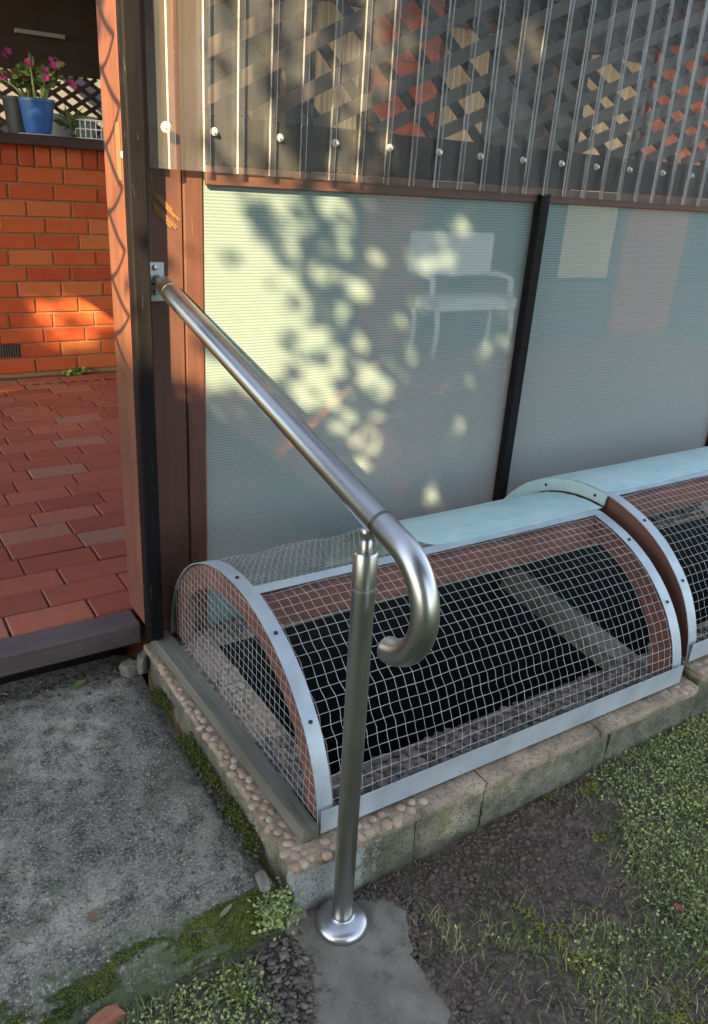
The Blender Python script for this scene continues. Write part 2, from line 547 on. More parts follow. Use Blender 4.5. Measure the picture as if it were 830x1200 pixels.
M['rock'] = plain('mossy grey stone', (0.19, 0.18, 0.145), 0.9, 0, 0.2, 0.5, 35)
M['brick_bit'] = plain('broken brick', (0.30, 0.12, 0.07), 0.9, 0, 0.2, 0.3, 50)

def cloth():
    k = N('woven shade cloth')
    z = k.xyz()[2]
    wob = k.noise(7, 3)
    zz = k.math('ADD', z, k.math('MULTIPLY', wob, 0.0022))
    s = k.math('SINE', k.math('MULTIPLY', zz, 2 * PI / 0.0078))
    s2 = k.math('SINE', k.math('MULTIPLY', zz, 2 * PI / 0.0043))
    st = k.math('MULTIPLY_ADD', k.math('ADD', s, k.math('MULTIPLY', s2, 0.5)), 0.25, 0.5)
    thr = k.noise(1.0, 3, 0.6, k.scalepos((40, 1, 900)))
    st = k.math('ADD', st, k.math('MULTIPLY', k.math('SUBTRACT', thr, 0.5), 0.5))
    c = k.mix(st, (0.155, 0.24, 0.245), (0.31, 0.39, 0.37))
    d = k.n('ShaderNodeBsdfDiffuse'); k.l(c, d.inputs[0])
    tl = k.n('ShaderNodeBsdfTranslucent'); k.l(c, tl.inputs[0])
    m1 = k.n('ShaderNodeMixShader'); m1.inputs[0].default_value = 0.22
    k.l(d.outputs[0], m1.inputs[1]); k.l(tl.outputs[0], m1.inputs[2])
    tr = k.n('ShaderNodeBsdfTransparent')
    m2 = k.n('ShaderNodeMixShader')
    k.l(k.math('MULTIPLY_ADD', st, 0.18, 0.69), m2.inputs[0])
    k.l(tr.outputs[0], m2.inputs[1]); k.l(m1.outputs[0], m2.inputs[2])
    k.l(m2.outputs[0], k.out.inputs[0])
    return k.m
M['cloth'] = cloth()
def poly():
    k = N('weathered clear polycarbonate')
    n = k.noise(9, 5, 0.6, k.scalepos((1, 1, 0.25)))
    f = k.noise(140, 3, 0.7)
    k.set((0.54, 0.56, 0.58), 0.12, spec=0.9)
    tr = k.n('ShaderNodeBsdfTransparent')
    tr.inputs[0].default_value = (0.97, 0.95, 0.91, 1)
    fr = k.n('ShaderNodeLayerWeight'); fr.inputs[0].default_value = 0.25
    a = k.math('ADD', k.math('MULTIPLY', k.ramp(n, [(0.3, 0.4), (0.75, 1.0)]), 0.105), k.math('MULTIPLY', fr.outputs['Fresnel'], 0.75))
    m2 = k.n('ShaderNodeMixShader')
    k.l(a, m2.inputs[0]); k.l(tr.outputs[0], m2.inputs[1]); k.l(k.p.outputs[0], m2.inputs[2])
    k.l(m2.outputs[0], k.out.inputs[0])
    return k.m
M['poly'] = poly()
def poly_rib():  # sky highlights along the rib edges put into a paler, milkier colour
    k = N('milky rib edge with painted highlight')
    k.set((0.74, 0.76, 0.78), 0.15, spec=0.9)
    tr = k.n('ShaderNodeBsdfTransparent')
    n = k.noise(1.0, 4, 0.6, k.scalepos((40, 40, 5)))
    m2 = k.n('ShaderNodeMixShader')
    k.l(k.ramp(n, [(0.3, 0.18), (0.7, 0.55)]), m2.inputs[0]); k.l(tr.outputs[0], m2.inputs[1]); k.l(k.p.outputs[0], m2.inputs[2])
    k.l(m2.outputs[0], k.out.inputs[0])
    return k.m
M['poly_rib'] = poly_rib()
def tealmat():
    k = N('pale teal fibreglass')
    n = k.noise(10, 5, 0.65)
    c = k.mix(k.ramp(n, [(0.3, 0.0), (0.75, 1.0)]), (0.33, 0.47, 0.47), (0.44, 0.57, 0.56))
    k.bump(k.noise(1.0, 2, 0.5, k.scalepos((6, 220, 6))), 0.25, 0.002)
    return k.set(c, 0.5, spec=0.4)
M['teal'] = tealmat()

# ================================================================== SETTING
WY = 0.97          # outer face of the screen wall
FZ = 0.216         # veranda floor level
SZ = 0.07          # concrete step level
CZ = 0.162         # top of the kerb cap

def fbm(x, y, s, o=4):
    v, a, t = 0.0, 1.0, 0.0
    for i in range(o):
        v += a * mnoise.noise((x * s, y * s, 3.7 * i)); t += a
        a *= 0.5; s *= 2.1
    return v / t

# far lawn, four sheets joined round the house footprint
m = MB()
for (x0, x1, y0, y1) in ((-90, 90, -90, -1.6), (-90, -1.6, -1.6, 90), (6, 90, -1.6, 90), (-1.6, 6, 7.0, 90)):
    m.add([(x0, y0, -0.03), (x1, y0, -0.03), (x1, y1, -0.03), (x0, y1, -0.03)], [(0, 1, 2, 3)])
m.build('lawn', M['lawn'], kind='structure')

def ground_z(x, y):
    z = 0.010 * fbm(x, y, 5) + 0.006 * fbm(x + 9, y, 22, 3)
    z += 0.022 * max(0.0, min(1.0, (x - 0.35) / 0.7))
    # levelled round the mortar pad
    d = math.hypot((x - 0.0) / 0.21, (y + 0.08) / 0.2)
    return z * min(1.0, max(0.0, d - 0.55) * 1.3)
nx, ny = 300, 110
X = np.linspace(-1.6, 6, nx); Y = np.linspace(-1.6, 0.12, ny)
X = np.concatenate([np.linspace(-1.6, -0.8, 12), np.linspace(-0.79, 1.6, 250), np.linspace(1.62, 6, 40)])
Y = np.concatenate([np.linspace(-1.6, -0.62, 18), np.linspace(-0.61, 0.12, 95)])
nx, ny = len(X), len(Y)
gv = [(x, y, ground_z(x, y)) for y in Y for x in X]
gf = [(j * nx + i, j * nx + i + 1, (j + 1) * nx + i + 1, (j + 1) * nx + i) for j in range(ny - 1) for i in range(nx - 1)]
npmesh('ground', gv, gf, M['ground'], kind='structure', smooth=True)

# concrete step (path slab): top sheet, rounded uneven front edge
ys = [1.3, 1.1, 0.98] + list(np.linspace(0.95, 0.13, 60))
xs = list(np.linspace(-1.6, -0.75, 12)) + list(np.linspace(-0.73, -0.098, 60))
prof = [(0.112, -0.001), (0.098, -0.006), (0.086, -0.014), (0.076, -0.026), (0.068, -0.042), (0.058, -0.056), (0.046, -0.066), (0.03, -0.078), (0.02, -0.1)]
sv = []
for x in xs:
    e = 0.010 * fbm(x, 1.3, 9, 3)
    for y in ys:
        groove = -0.012 * max(0.0, min(1.0, (x + 0.135) / 0.03)) * (0.5 + 0.5 * (y < 0.9))
        sv.append((x, y, SZ + 0.003 * fbm(x, y, 8) + 0.0015 * fbm(x, y, 60, 2) + groove))
    for (y, dz) in prof:
        w = 0.010 * fbm(x, y + dz * 9, 26, 3)
        sv.append((x, y + e + w, SZ + dz + 0.004 * fbm(x + 4, y + dz * 7, 30, 2)))
nn = len(ys) + len(prof)
sf = [(i * nn + j, i * nn + j + 1, (i + 1) * nn + j + 1, (i + 1) * nn + j) for i in range(len(xs) - 1) for j in range(nn - 1)]
npmesh('concrete_path', sv, sf, M['slab'], kind='structure', smooth=True)

# light mortar fillet along the foot of the step
fv, ff = [], []
xs2 = np.linspace(-0.9, -0.05, 90)
for i, x in enumerate(xs2):
    o = 0.012 * fbm(x, 2.0, 12, 3)
    g = ground_z(x, 0.03)
    for (y, z) in ((0.070, 0.014), (0.056 + o, 0.011 + 0.3 * o), (0.050 + o, 0.004), (0.045 + o * 1.4, -0.010)):
        fv.append((x, y, z + g * 0.3))
ff = [(i * 4 + j, i * 4 + j + 1, (i + 1) * 4 + j + 1, (i + 1) * 4 + j) for i in range(89) for j in range(3)]
npmesh('mortar_fillet', fv, ff, M['pad'], kind='structure', smooth=True)

# mortar pad round the post foot: irregular outline
poly_pad = [(-0.105, 0.055), (-0.06, 0.080), (0.05, 0.055), (0.12, 0.022), (0.155, -0.02), (0.138, -0.065), (0.105, -0.10), (0.085, -0.16), (0.10, -0.24), (0.06, -0.34), (-0.08, -0.34), (-0.19, -0.22), (-0.155, -0.13), (-0.105, -0.06), (-0.10, 0.0), (-0.115, 0.03)]
pp = []
for i in range(len(poly_pad)):
    a, b = Vector(poly_pad[i]), Vector(poly_pad[(i + 1) % len(poly_pad)])
    for k in range(14):
        p = a.lerp(b, k / 14)
        o = Vector((fbm(p.x, p.y, 42, 5), fbm(p.x + 5, p.y, 42, 5))) * 0.026
        pp.append(p + o)
cx = sum((p.x for p in pp)) / len(pp); cy = sum((p.y for p in pp)) / len(pp)
m = MB()
vs = []; rings = [(1.0, -0.010), (0.985, -0.001), (0.95, 0.0035), (0.88, 0.0065)] + [(q_, 0.0085) for q_ in np.linspace(0.82, 0.06, 18)]
NP = len(pp)
sm = [sum((pp[(i + k) % NP] for k in range(-16, 17)), Vector((0, 0))) / 33 for i in range(NP)]
for (s_, z) in rings:
    w_ = max(0.0, min(1.0, (s_ - 0.78) / 0.22))
    for p, p2 in zip(pp, sm):
        q_ = p2.lerp(p, w_)
        x, y = cx + (q_.x - cx) * s_, cy + (q_.y - cy) * s_
        vs.append((x, y, z + 0.0014 * fbm(x, y, 11, 2)))
vs.append((cx, cy, 0.0095))
q = len(pp)
fs = [(i * q + k, i * q + (k + 1) % q, (i + 1) * q + (k + 1) % q, (i + 1) * q + k) for i in range(len(rings) - 1) for k in range(q)]
fs += [((len(rings) - 1) * q + k, (len(rings) - 1) * q + (k + 1) % q, len(rings) * q) for k in range(q)]
m.add(vs, fs).build('mortar_pad', M['pad'], kind='structure', smooth=True)

# pit below the mesh cages
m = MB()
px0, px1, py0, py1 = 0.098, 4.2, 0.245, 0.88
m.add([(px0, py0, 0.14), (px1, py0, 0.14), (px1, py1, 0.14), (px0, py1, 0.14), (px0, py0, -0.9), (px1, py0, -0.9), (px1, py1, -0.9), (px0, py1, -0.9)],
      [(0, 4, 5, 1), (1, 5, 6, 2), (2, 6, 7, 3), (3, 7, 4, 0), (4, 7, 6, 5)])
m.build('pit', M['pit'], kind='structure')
m = MB()
m.box(-1.6, 6, 1.10, 7.0, -0.05, FZ - 0.012)
m.box(0.0, 4.3, 0.885, 1.10, -0.9, 0.128)
m.build('floor_slab', M['joint'], kind='structure')

# ------------------------------------------------------------------ kerb with pebbled cap
kerb = thing('pebbled_kerb', 'low mossy concrete kerb with a pebble studded cap round the dark pit', 'kerb', (0, 0.1, 0))
def rough_block(x0, x1, y0, y1, z0, z1, amp, seed):
    """front-facing block with uneven faces"""
    m = MB()
    n1, n2 = max(3, int((x1 - x0) / 0.018)), max(3, int((z1 - z0) / 0.014))
    def d(a, b):
        return amp * fbm(a + seed, b, 16, 4)
    v = []
    for j in range(n2 + 1):
        for i in range(n1 + 1):
            x = x0 + (x1 - x0) * i / n1; z = z0 + (z1 - z0) * j / n2
            ed = min(i, n1 - i, n2 - j) == 0
            v.append((x, y0 + d(x, z) + (0.004 if ed else 0), z - (0.0025 if j == n2 else 0)))
    n3 = 6
    for j in range(1, n3 + 1):
        for i in range(n1 + 1):
            x = x0 + (x1 - x0) * i / n1; y = y0 + (y1 - y0) * j / n3
            v.append((x, y, z1 + (amp * 0.35 * fbm(x + seed, y + 3, 26, 3) if j < n3 else 0)))
    W = n1 + 1
    f = [(j * W + i, j * W + i + 1, (j + 1) * W + i + 1, (j + 1) * W + i) for j in range(n2 + n3) for i in range(n1)]
    m.add(v, f)
    L = [j * W for j in range(n2 + n3 + 1)]
    Rr = [j * W + n1 for j in range(n2 + n3 + 1)]
    b0 = len(m.v)
    m.v += [(x0, y1, z0), (x1, y1, z0)]
    m.f.append(tuple(L + [b0])[::-1]); m.f.append(tuple(Rr + [b0 + 1]))
    m.f.append((0, b0, b0 + 1, n1)); m.f.append((L[-1], Rr[-1], b0 + 1, b0))
    return m
for (a, b, dz) in ((-0.076, 0.228, 0), (0.231, 0.424, 0), (0.428, 0.86, 0), (0.864, 1.222, 0), (1.225, 1.9, 0.03), (1.904, 2.8, 0.03), (2.804, 4.2, 0.03)):
    keep(rough_block(a, b, 0.062, 0.242, -0.12, 0.134 + dz, 0.010, a * 7).build('kerb_block', M['kerb'], smooth=True, sharp=50), kerb)
m = MB().box(-0.074, 0.098, 0.2425, 0.955, -0.12, 0.134)
keep(m.build('kerb_block', M['kerb']), kerb)
for (a, b, dz) in ((-0.084, 0.415, 0), (0.419, 0.80, 0), (0.804, 1.212, 0), (1.216, 1.75, 0.034), (1.754, 2.4, 0.034), (2.404, 4.2, 0.034)):
    keep(rough_block(a, b, 0.05, 0.2425, 0.1345 + dz, CZ - 0.008 + dz, 0.011, a * 3 + 20).build('kerb_cap', M['cap'], smooth=True, sharp=50), kerb)
keep(MB().box(-0.084, 0.1005, 0.245, 0.955, 0.1345, CZ - 0.008, 0.004).build('kerb_cap', M['cap']), kerb)
keep(MB().box(0.102, 4.2, 0.872, 0.962, 0.1345, CZ - 0.008, 0.004).build('kerb_cap', M['cap']), kerb)

# pebbles
import bmesh
def pebble_mesh(seed):
    bm = bmesh.new()
    bmesh.ops.create_icosphere(bm, subdivisions=2, radius=1.0)
    for v in bm.verts:
        k = 1 + 0.16 * mnoise.noise(v.co * 1.3 + Vector((seed * 3.1, 0, 0)))
        v.co = v.co * k
        v.co.z *= 0.62
    bmesh.ops.delete(bm, geom=[v for v in bm.verts if v.co.z < -0.35], context='VERTS')
    me = bpy.data.meshes.new('pebble')
    bm.to_mesh(me); bm.free()
    me.polygons.foreach_set('use_smooth', [True] * len(me.polygons))
    me.materials.append(M['pebble'])
    return me
pm = [pebble_mesh(i) for i in range(8)]
def scatter_poisson(x0, x1, y0, y1, r, tries, pts=None):
    pts = [] if pts is None else pts
    for _ in range(tries):
        x, y = random.uniform(x0, x1), random.uniform(y0, y1)
        if all((x - a) ** 2 + (y - b) ** 2 > r * r for a, b in pts):
            pts.append((x, y))
    return pts
def put_pebble(x, y, z, s):
    o = link('pebble', pm[random.randrange(8)], None)
    o.parent = kerb
    o.location = (x - kerb.location.x, y - kerb.location.y, z - 0.004 - kerb.location.z)
    o.rotation_euler = (random.uniform(-.25, .25), random.uniform(-.25, .25), random.uniform(0, 6.28))
    o.scale = (s * random.uniform(0.9, 1.35), s * random.uniform(0.85, 1.1), s * random.uniform(0.75, 1.1))
def grid(x0, x1, y0, y1, s, jit=0.22):
    out = []; j = 0; y = y0
    while y <= y1:
        x = x0 + (s / 2 if j % 2 else 0) + random.uniform(-.2, .2) * s
        while x <= x1:
            out.append((x + random.gauss(0, jit * s * 0.5), y + random.gauss(0, jit * s * 0.5))); x += s * random.uniform(0.85, 1.25)
        y += s * 0.86; j += 1
    return out
pts = [p for p in grid(-0.02, 0.092, 0.43, 0.93, 0.0245) if p[0] > -0.012]
pts += [p for p in grid(-0.076, -0.03, 0.06, 0.92, 0.0215) if p[0] < -0.044 - 0.030 * (p[1] - 0.098) / 0.85 and p[0] > -0.08]
pts += grid(-0.035, 0.17, 0.062, 0.092, 0.0235)
print('pebbles', len(pts))
for (x, y) in pts:
    put_pebble(x, y, CZ - 0.008, 0.0125)
row = scatter_poisson(0.17, 0.26, 0.063, 0.09, 0.024, 600) + scatter_poisson(1.09, 1.2, 0.063, 0.09, 0.024, 600)
row2 = scatter_poisson(1.225, 1.75, 0.063, 0.10, 0.026, 900)
for (x, y) in row[:300 - len(pts) - 40]:
    put_pebble(x, y, CZ - 0.009, 0.0125)
for (x, y) in row2[:40]:
    put_pebble(x, y, CZ + 0.026, 0.0135)
# darker grey pebbles inside, too small to pick apart one by one: one part
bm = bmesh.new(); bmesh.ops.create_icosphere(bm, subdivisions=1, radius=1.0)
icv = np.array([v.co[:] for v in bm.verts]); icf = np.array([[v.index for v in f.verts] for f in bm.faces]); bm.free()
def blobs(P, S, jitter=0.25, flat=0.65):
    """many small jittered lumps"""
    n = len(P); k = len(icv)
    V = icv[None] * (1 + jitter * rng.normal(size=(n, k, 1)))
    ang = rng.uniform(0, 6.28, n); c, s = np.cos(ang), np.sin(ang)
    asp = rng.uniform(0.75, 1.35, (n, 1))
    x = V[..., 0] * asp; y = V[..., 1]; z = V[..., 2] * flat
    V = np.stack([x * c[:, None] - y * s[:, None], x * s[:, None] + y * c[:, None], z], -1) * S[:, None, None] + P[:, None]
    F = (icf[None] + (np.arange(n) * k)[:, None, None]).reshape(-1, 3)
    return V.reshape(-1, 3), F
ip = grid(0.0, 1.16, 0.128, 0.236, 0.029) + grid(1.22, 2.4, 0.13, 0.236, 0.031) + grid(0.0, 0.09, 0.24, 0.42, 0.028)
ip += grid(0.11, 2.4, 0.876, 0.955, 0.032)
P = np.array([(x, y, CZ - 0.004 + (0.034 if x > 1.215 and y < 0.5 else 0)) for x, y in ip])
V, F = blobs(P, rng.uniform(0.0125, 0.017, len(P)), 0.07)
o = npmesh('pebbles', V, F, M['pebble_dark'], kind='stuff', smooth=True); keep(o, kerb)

# ================================================================== VERANDA
# floor bricks, one object each where they can be told apart
floor = thing('brick_floor', 'worn red brick floor of the veranda seen through the doorway', 'floor', (-0.3, 2.4, FZ))
del floor['label'], floor['category']
floor['kind'] = 'structure'
bm_ = MB().box(-0.1125, 0.1125, -0.0555, 0.0555, -0.03, 0, 0.004)
paver_me = bpy.data.meshes.new('brick'); paver_me.from_pydata(bm_.v, [], bm_.f); paver_me.materials.append(M['paver'])
rows = 24
cnt = 0
for r_ in range(rows):
    y = 1.112 + r_ * 0.1155
    off = random.uniform(0, 0.23) if r_ % 2 else random.uniform(0, 0.23)
    xa, xb = -0.62, 0.30 + 0.022 * r_
    x = xa - off
    while x < xb + 0.1 and cnt < 299:
        o = link('brick', paver_me, None)
        o.parent = floor
        o.location = (x + 0.1125 + 0.3, y - 2.4 + 0.001, -0.012 + 0.012 + random.uniform(-0.0015, 0.0015))
        o.rotation_euler = (random.gauss(0, .004), random.gauss(0, .004), random.gauss(0, .006))
        o.scale = (random.uniform(0.985, 1.0), random.uniform(0.975, 1.0), 1)
        x += 0.2285; cnt += 1
m = MB().add([(0.9, 1.0, FZ - 0.006), (6, 1.0, FZ - 0.006), (6, 7, FZ - 0.006), (0.9, 7, FZ - 0.006)], [(0, 1, 2, 3)])
o = m.build('paved_area', M['brick_floor'], kind='stuff'); keep(o, floor)

# brick half wall behind the veranda
BY = 3.907
hw = thing('brick_half_wall', 'orange red brick half wall with a dark timber sill at the back of the veranda', 'wall', (0.2, BY, FZ))
o = MB().box(-0.9, 1.18, BY + 0.008, BY + 0.11, FZ - 0.01, 1.448).build('mortar', M['mortar']); keep(o, hw)
def brick_me(w, h, d, mat_):
    b = MB().box(-w / 2, w / 2, 0, d, -h / 2, h / 2, 0.004)
    me = bpy.data.meshes.new('brick'); me.from_pydata(b.v, [], b.f); me.materials.append(mat_)
    return me
wall_brick = brick_me(0.229, 0.0765, 0.09, M['brick'])
def lay(parent, me, x, y, z):
    o = link('brick', me, None); o.parent = parent
    o.location = (x - parent.location.x, y - parent.location.y + random.uniform(-0.0015, 0.0015), z - parent.location.z)
    o.rotation_euler = (random.gauss(0, .004), random.gauss(0, .004), random.gauss(0, .004))
    return o
RH = 0.0861
for r_ in range(13):
    z = FZ + 0.012 + RH * (r_ + 0.5)
    x = -0.88 + (0.12 if r_ % 2 else 0) + 0.03 * ((r_ * 7) % 3 - 1)
    while x < 1.1:
        if not (r_ == 1 and 0.02 < x + 0.119 < 0.27 and False):
            lay(hw, wall_brick, x + 0.119, BY, z)
        x += 0.2385
sold = brick_me(0.0765, 0.110, 0.09, M['brick'])
x = -0.85
while x < 1.15:
    lay(hw, sold, x, BY - 0.003, FZ + 0.012 + RH * 13 + 0.057); x += 0.0845
o = MB().box(-0.9, 1.19, BY - 0.06, BY + 0.16, 1.452, 1.505, 0.005).build('sill', M['sill_wood']); keep(o, hw)
v = MB()
v.box(0.02, 0.202, BY - 0.004, BY - 0.001, 0.330, 0.402)
gr = v.build('air_vent', M['dark_metal']); keep(gr, hw)
vcm = plain('vent clay', (0.13, 0.09, 0.07), 0.8)
for i in range(13):
    v = MB()
    v.box(0.026 + i * 0.0135, 0.030 + i * 0.0135, BY - 0.010, BY - 0.0045, 0.334, 0.398)
    v.build('bar', vcm, gr)
# plinth course with weep holes at the foot
for i in range(9):
    v = MB()
    x = 0.14 + i * 0.068
    v.box(x, x + 0.038, BY - 0.240, BY - 0.228, FZ + 0.0025, FZ + 0.004)
    o = v.build('weep_slot', M['dark_metal']); keep(o, hw)

def leafquads(n, cx, cy, cz, sx, sy, sz, l, w, up=0.6):
    """n leaf-sized quads round a centre"""
    P = rng.normal(size=(n, 3)) * (sx, sy, sz) + (cx, cy, cz)
    return quads(P, l, w, up)
def quads(P, l, w, up=0.6, k=None):
    n = len(P)
    d = rng.normal(size=(n, 3)); d[:, 2] = np.abs(d[:, 2]) * up
    d /= np.linalg.norm(d, axis=1, keepdims=True)
    a = rng.normal(size=(n, 3)); s = np.cross(d, a); s /= np.linalg.norm(s, axis=1, keepdims=True)
    L = (l * rng.uniform(0.6, 1.3, (n, 1))); W = (w * rng.uniform(0.7, 1.2, (n, 1)))
    if k is not None:
        L = L * k[:, None]; W = W * k[:, None]
    nrm = np.cross(d, s)
    V = np.stack([P, P + d * L * 0.5 + s * W / 2 + nrm * W * 0.12, P + d * L, P + d * L * 0.5 - s * W / 2 + nrm * W * 0.12], 1).reshape(-1, 3)
    F = np.arange(4 * n).reshape(n, 4)
    return V, F
tf = thing('weed_tuft', 'small green weed growing at the foot of the orange brick wall', 'weed', (0.48, BY - 0.02, FZ))
V, F = leafquads(70, 0, -0.01, 0.01, 0.035, 0.012, 0.008, 0.03, 0.018)
npmesh('foliage', V, F, M['leaf'], tf)

# far room behind the half wall: trellis, valance, pale wall
LY = 4.75
lat2 = thing('far_trellis', 'brown diamond trellis panel beyond the sill, against a pale wall', 'trellis', (0.2, LY, 1.45))
for i in range(34):
    x = -1.6 + i * 0.118
    for s_, dy in ((1, 0.0), (-1, 0.009)):
        a = Vector((x, LY + dy, 1.05)); b = Vector((x + s_ * 1.28, LY + dy, 1.87))
        o = MB().bar(a, b, 0.024, 0.008).build('slat', M['far_lattice']); keep(o, lat2)
vp = MB()
vp.box(-2.2, 3.2, LY - 0.03, LY + 0.02, 1.872, 2.50)
pn = tag(vp.build('valance_panel', M['valance']), 'dark brown boarded panel hanging above the far trellis', 'panel')
pw = MB().box(-3.5, 6, 6.3, 6.45, -0.05, 2.52)
tag(pw.build('pale_wall', plain('grey far wall', (0.10, 0.10, 0.095), 0.9)), 'pale rendered wall beyond the far trellis', 'wall')
for (x0, x1, z, lab) in ((-0.35, 0.30, 2.075, 'pale timber batten across the dark panel, left of the other'), (0.50, 0.78, 2.060, 'pale timber batten across the dark panel, beside the orange post')):
    o = MB().box(x0, x1, LY - 0.075, LY - 0.035, z, z + 0.022).build('batten', plain('pale batten', (0.32, 0.29, 0.26), 0.7))
    tag(o, lab, 'batten', 'battens on the dark panel')

# flower pot
pot = thing('flower_pot', 'blue flower pot with a pink flowering succulent standing on the sill', 'flower pot', (0.415, BY + 0.035, 1.505))
pot.scale = (0.80, 0.80, 0.74)
MB().lathe([(0.0, 0.0), (0.125, 0.0), (0.13, 0.008), (0.0, 0.009)], n=28).build('saucer', M['saucer'], pot, True, sharp=40)
MB().lathe([(0.0, 0.012), (0.082, 0.012), (0.090, 0.04), (0.112, 0.212), (0.120, 0.214), (0.121, 0.236), (0.112, 0.236), (0.106, 0.2), (0.0, 0.2)], n=32).build('pot', M['pot_blue'], pot, True, sharp=40)
MB().lathe([(0.0, 0.203), (0.106, 0.203)], n=20).build('soil', M['soil'], pot)
pl = thing('x', 'x', 'x'); bpy.data.objects.remove(pl)
stems = MB(); LV, LF = [], []; PV = []
heads = []
for i in range(15):
    a = random.uniform(0, 2 * PI); sp = random.uniform(0.05, 0.20)
    b = Vector((0.05 * math.cos(a), 0.05 * math.sin(a), 0.2))
    t = Vector((sp * math.cos(a) - 0.01, sp * math.sin(a) * 0.7, random.uniform(0.34, 0.47)))
    mid = b.lerp(t, 0.5) + Vector((0, 0, 0.03))
    st = MB().tube([b, mid, t], [0.011, 0.009, 0.005], 6).build('stem', M['stem'], pot, True)
    heads.append((mid, t))
lp = []
for (mid, t) in heads:
    for k in range(16):
        lp.append(mid.lerp(t, random.uniform(0.2, 1.0)) + Vector((random.gauss(0, .02), random.gauss(0, .02), random.gauss(0, .015))))
V, F = quads(np.array([p[:] for p in lp]), 0.085, 0.034, 0.8)
npmesh('foliage', V, F, M['leaf'], pot)
for (mid, t) in heads + [(None, Vector((0.225, 0, 0.33))), (None, Vector((0.235, 0.01, 0.345))), (None, Vector((-0.14, 0, 0.49))), (None, Vector((-0.17, 0, 0.46))), (None, Vector((0.02, 0, 0.46))), (None, Vector((0.1, 0, 0.47))), (None, Vector((0.12, 0, 0.43)))]:
    c = t + Vector((random.gauss(0, .02), -0.03, 0.02))
    fl = MB()
    nrm = Vector((random.gauss(0, .4), -1, random.gauss(0.2, .4))).normalized()
    u = nrm.cross(Vector((0, 0, 1))).normalized(); w = nrm.cross(u)
    for k in range(5):
        a = 2 * PI * k / 5
        d = u * math.cos(a) + w * math.sin(a); e = u * -math.sin(a) + w * math.cos(a)
        fl.add([c, c + d * 0.015 + e * 0.012 + nrm * 0.006, c + d * 0.030 + nrm * 0.012, c + d * 0.015 - e * 0.012 + nrm * 0.006], [(0, 1, 2, 3)])
    fl.build('flower', M['petal'], pot)
bp = MB().lathe([(0.0, 0.0), (0.085, 0.0), (0.105, 0.2), (0.115, 0.202), (0.115, 0.222), (0.1, 0.222), (0.0, 0.2)], n=24).build('plant_pot', M['pot_black'], None, True, sharp=40)
bp.location = (0.345, BY + 0.10, 1.5055); bp.scale = (0.8, 0.8, 0.8); tag(bp, 'black plastic plant pot tucked behind the blue flower pot', 'flower pot')
# wire basket and tub on the sill
bk = thing('wire_basket', 'small white wire basket on the sill beside the orange post', 'basket', (0.72, BY + 0.02, 1.505))
for zz in (0.004, 0.05, 0.095):
    g = MB()
    g.tube([(-0.10, -0.05, zz), (0.10, -0.05, zz), (0.10, 0.05, zz), (-0.10, 0.05, zz)], 0.003, 6, closed=True)
    g.build('rim', M['white_paint'], bk)
for i in range(8):
    x = -0.1 + i * 0.2 / 7
    for yy in (-0.05, 0.05):
        MB().tube([(x, yy, 0.004), (x, yy, 0.095)], 0.0025, 5).build('bar', M['white_paint'], bk)
tb = thing('storage_tub', 'grey plastic tub with a rolled rim beyond the sill, right of the blue pot', 'tub', (0.66, 4.35, 1.30))
MB().lathe([(0.0, 0.0), (0.14, 0.0), (0.17, 0.3), (0.185, 0.302), (0.185, 0.33), (0.165, 0.33), (0.13, 0.02), (0, 0.02)], n=28).build('body', M['tub'], tb, True, sharp=40)
st = thing('plant_stand', 'low dark stand carrying the grey tub behind the half wall', 'stand', (0.66, 4.35, FZ))
MB().box(-0.22, 0.22, -0.2, 0.2, 1.04, 1.082, 0.004).build('top', M['sill_wood'], st)
for sx in (-1, 1):
    for sy in (-1, 1):
        MB().box(sx * 0.18 - 0.02, sx * 0.18 + 0.02, sy * 0.16 - 0.02, sy * 0.16 + 0.02, -0.012, 1.04).build('leg', M['sill_wood'], st)
pt = thing('green_plant', 'drooping green leafy plant in front of the grey tub on the sill', 'plant', (0.60, BY + 0.10, 1.505))
V, F = leafquads(26, 0, 0, 0.05, 0.02, 0.02, 0.035, 0.09, 0.026, 1.0)
npmesh('foliage', V, F, M['leaf'], pt)
MB().tube([(0, 0, 0), (0.01, 0, 0.05), (0.0, 0, 0.12)], 0.004, 6).build('stem', M['stem'], pt)

# house wall behind the screen: brick piers, windows with curtains
house = thing('house_wall', 'brick house wall with curtained windows, dim behind the shade cloth', 'house', (3.5, BY, FZ))
o = MB().box(1.2, 8.2, BY + 0.12, BY + 0.24, FZ - 0.01, 2.9).build('inner_wall', plain('dim wall', (0.10, 0.10, 0.10), 0.9)); keep(o, house)
def pier(x0, x1, top):
    n = 0
    o = MB().box(x0 + 0.003, x1 - 0.003, BY + 0.008, BY + 0.115, FZ - 0.01, top).build('mortar', M['mortar']); keep(o, house)
    r_ = 0
    while FZ + RH * (r_ + 1) < top:
        x = x0 - (0.119 if r_ % 2 else 0)
        while x < x1 - 0.02:
            a, b = max(x, x0), min(x + 0.2305, x1)
            if b - a > 0.05:
                q = lay(house, wall_brick, (a + b) / 2, BY, FZ + 0.012 + RH * (r_ + 0.5)); q.scale.x = (b - a) / 0.2305
            x += 0.2385
        r_ += 1
pier(2.52, 3.05, 2.7)
pier(5.25, 6.1, 2.7)
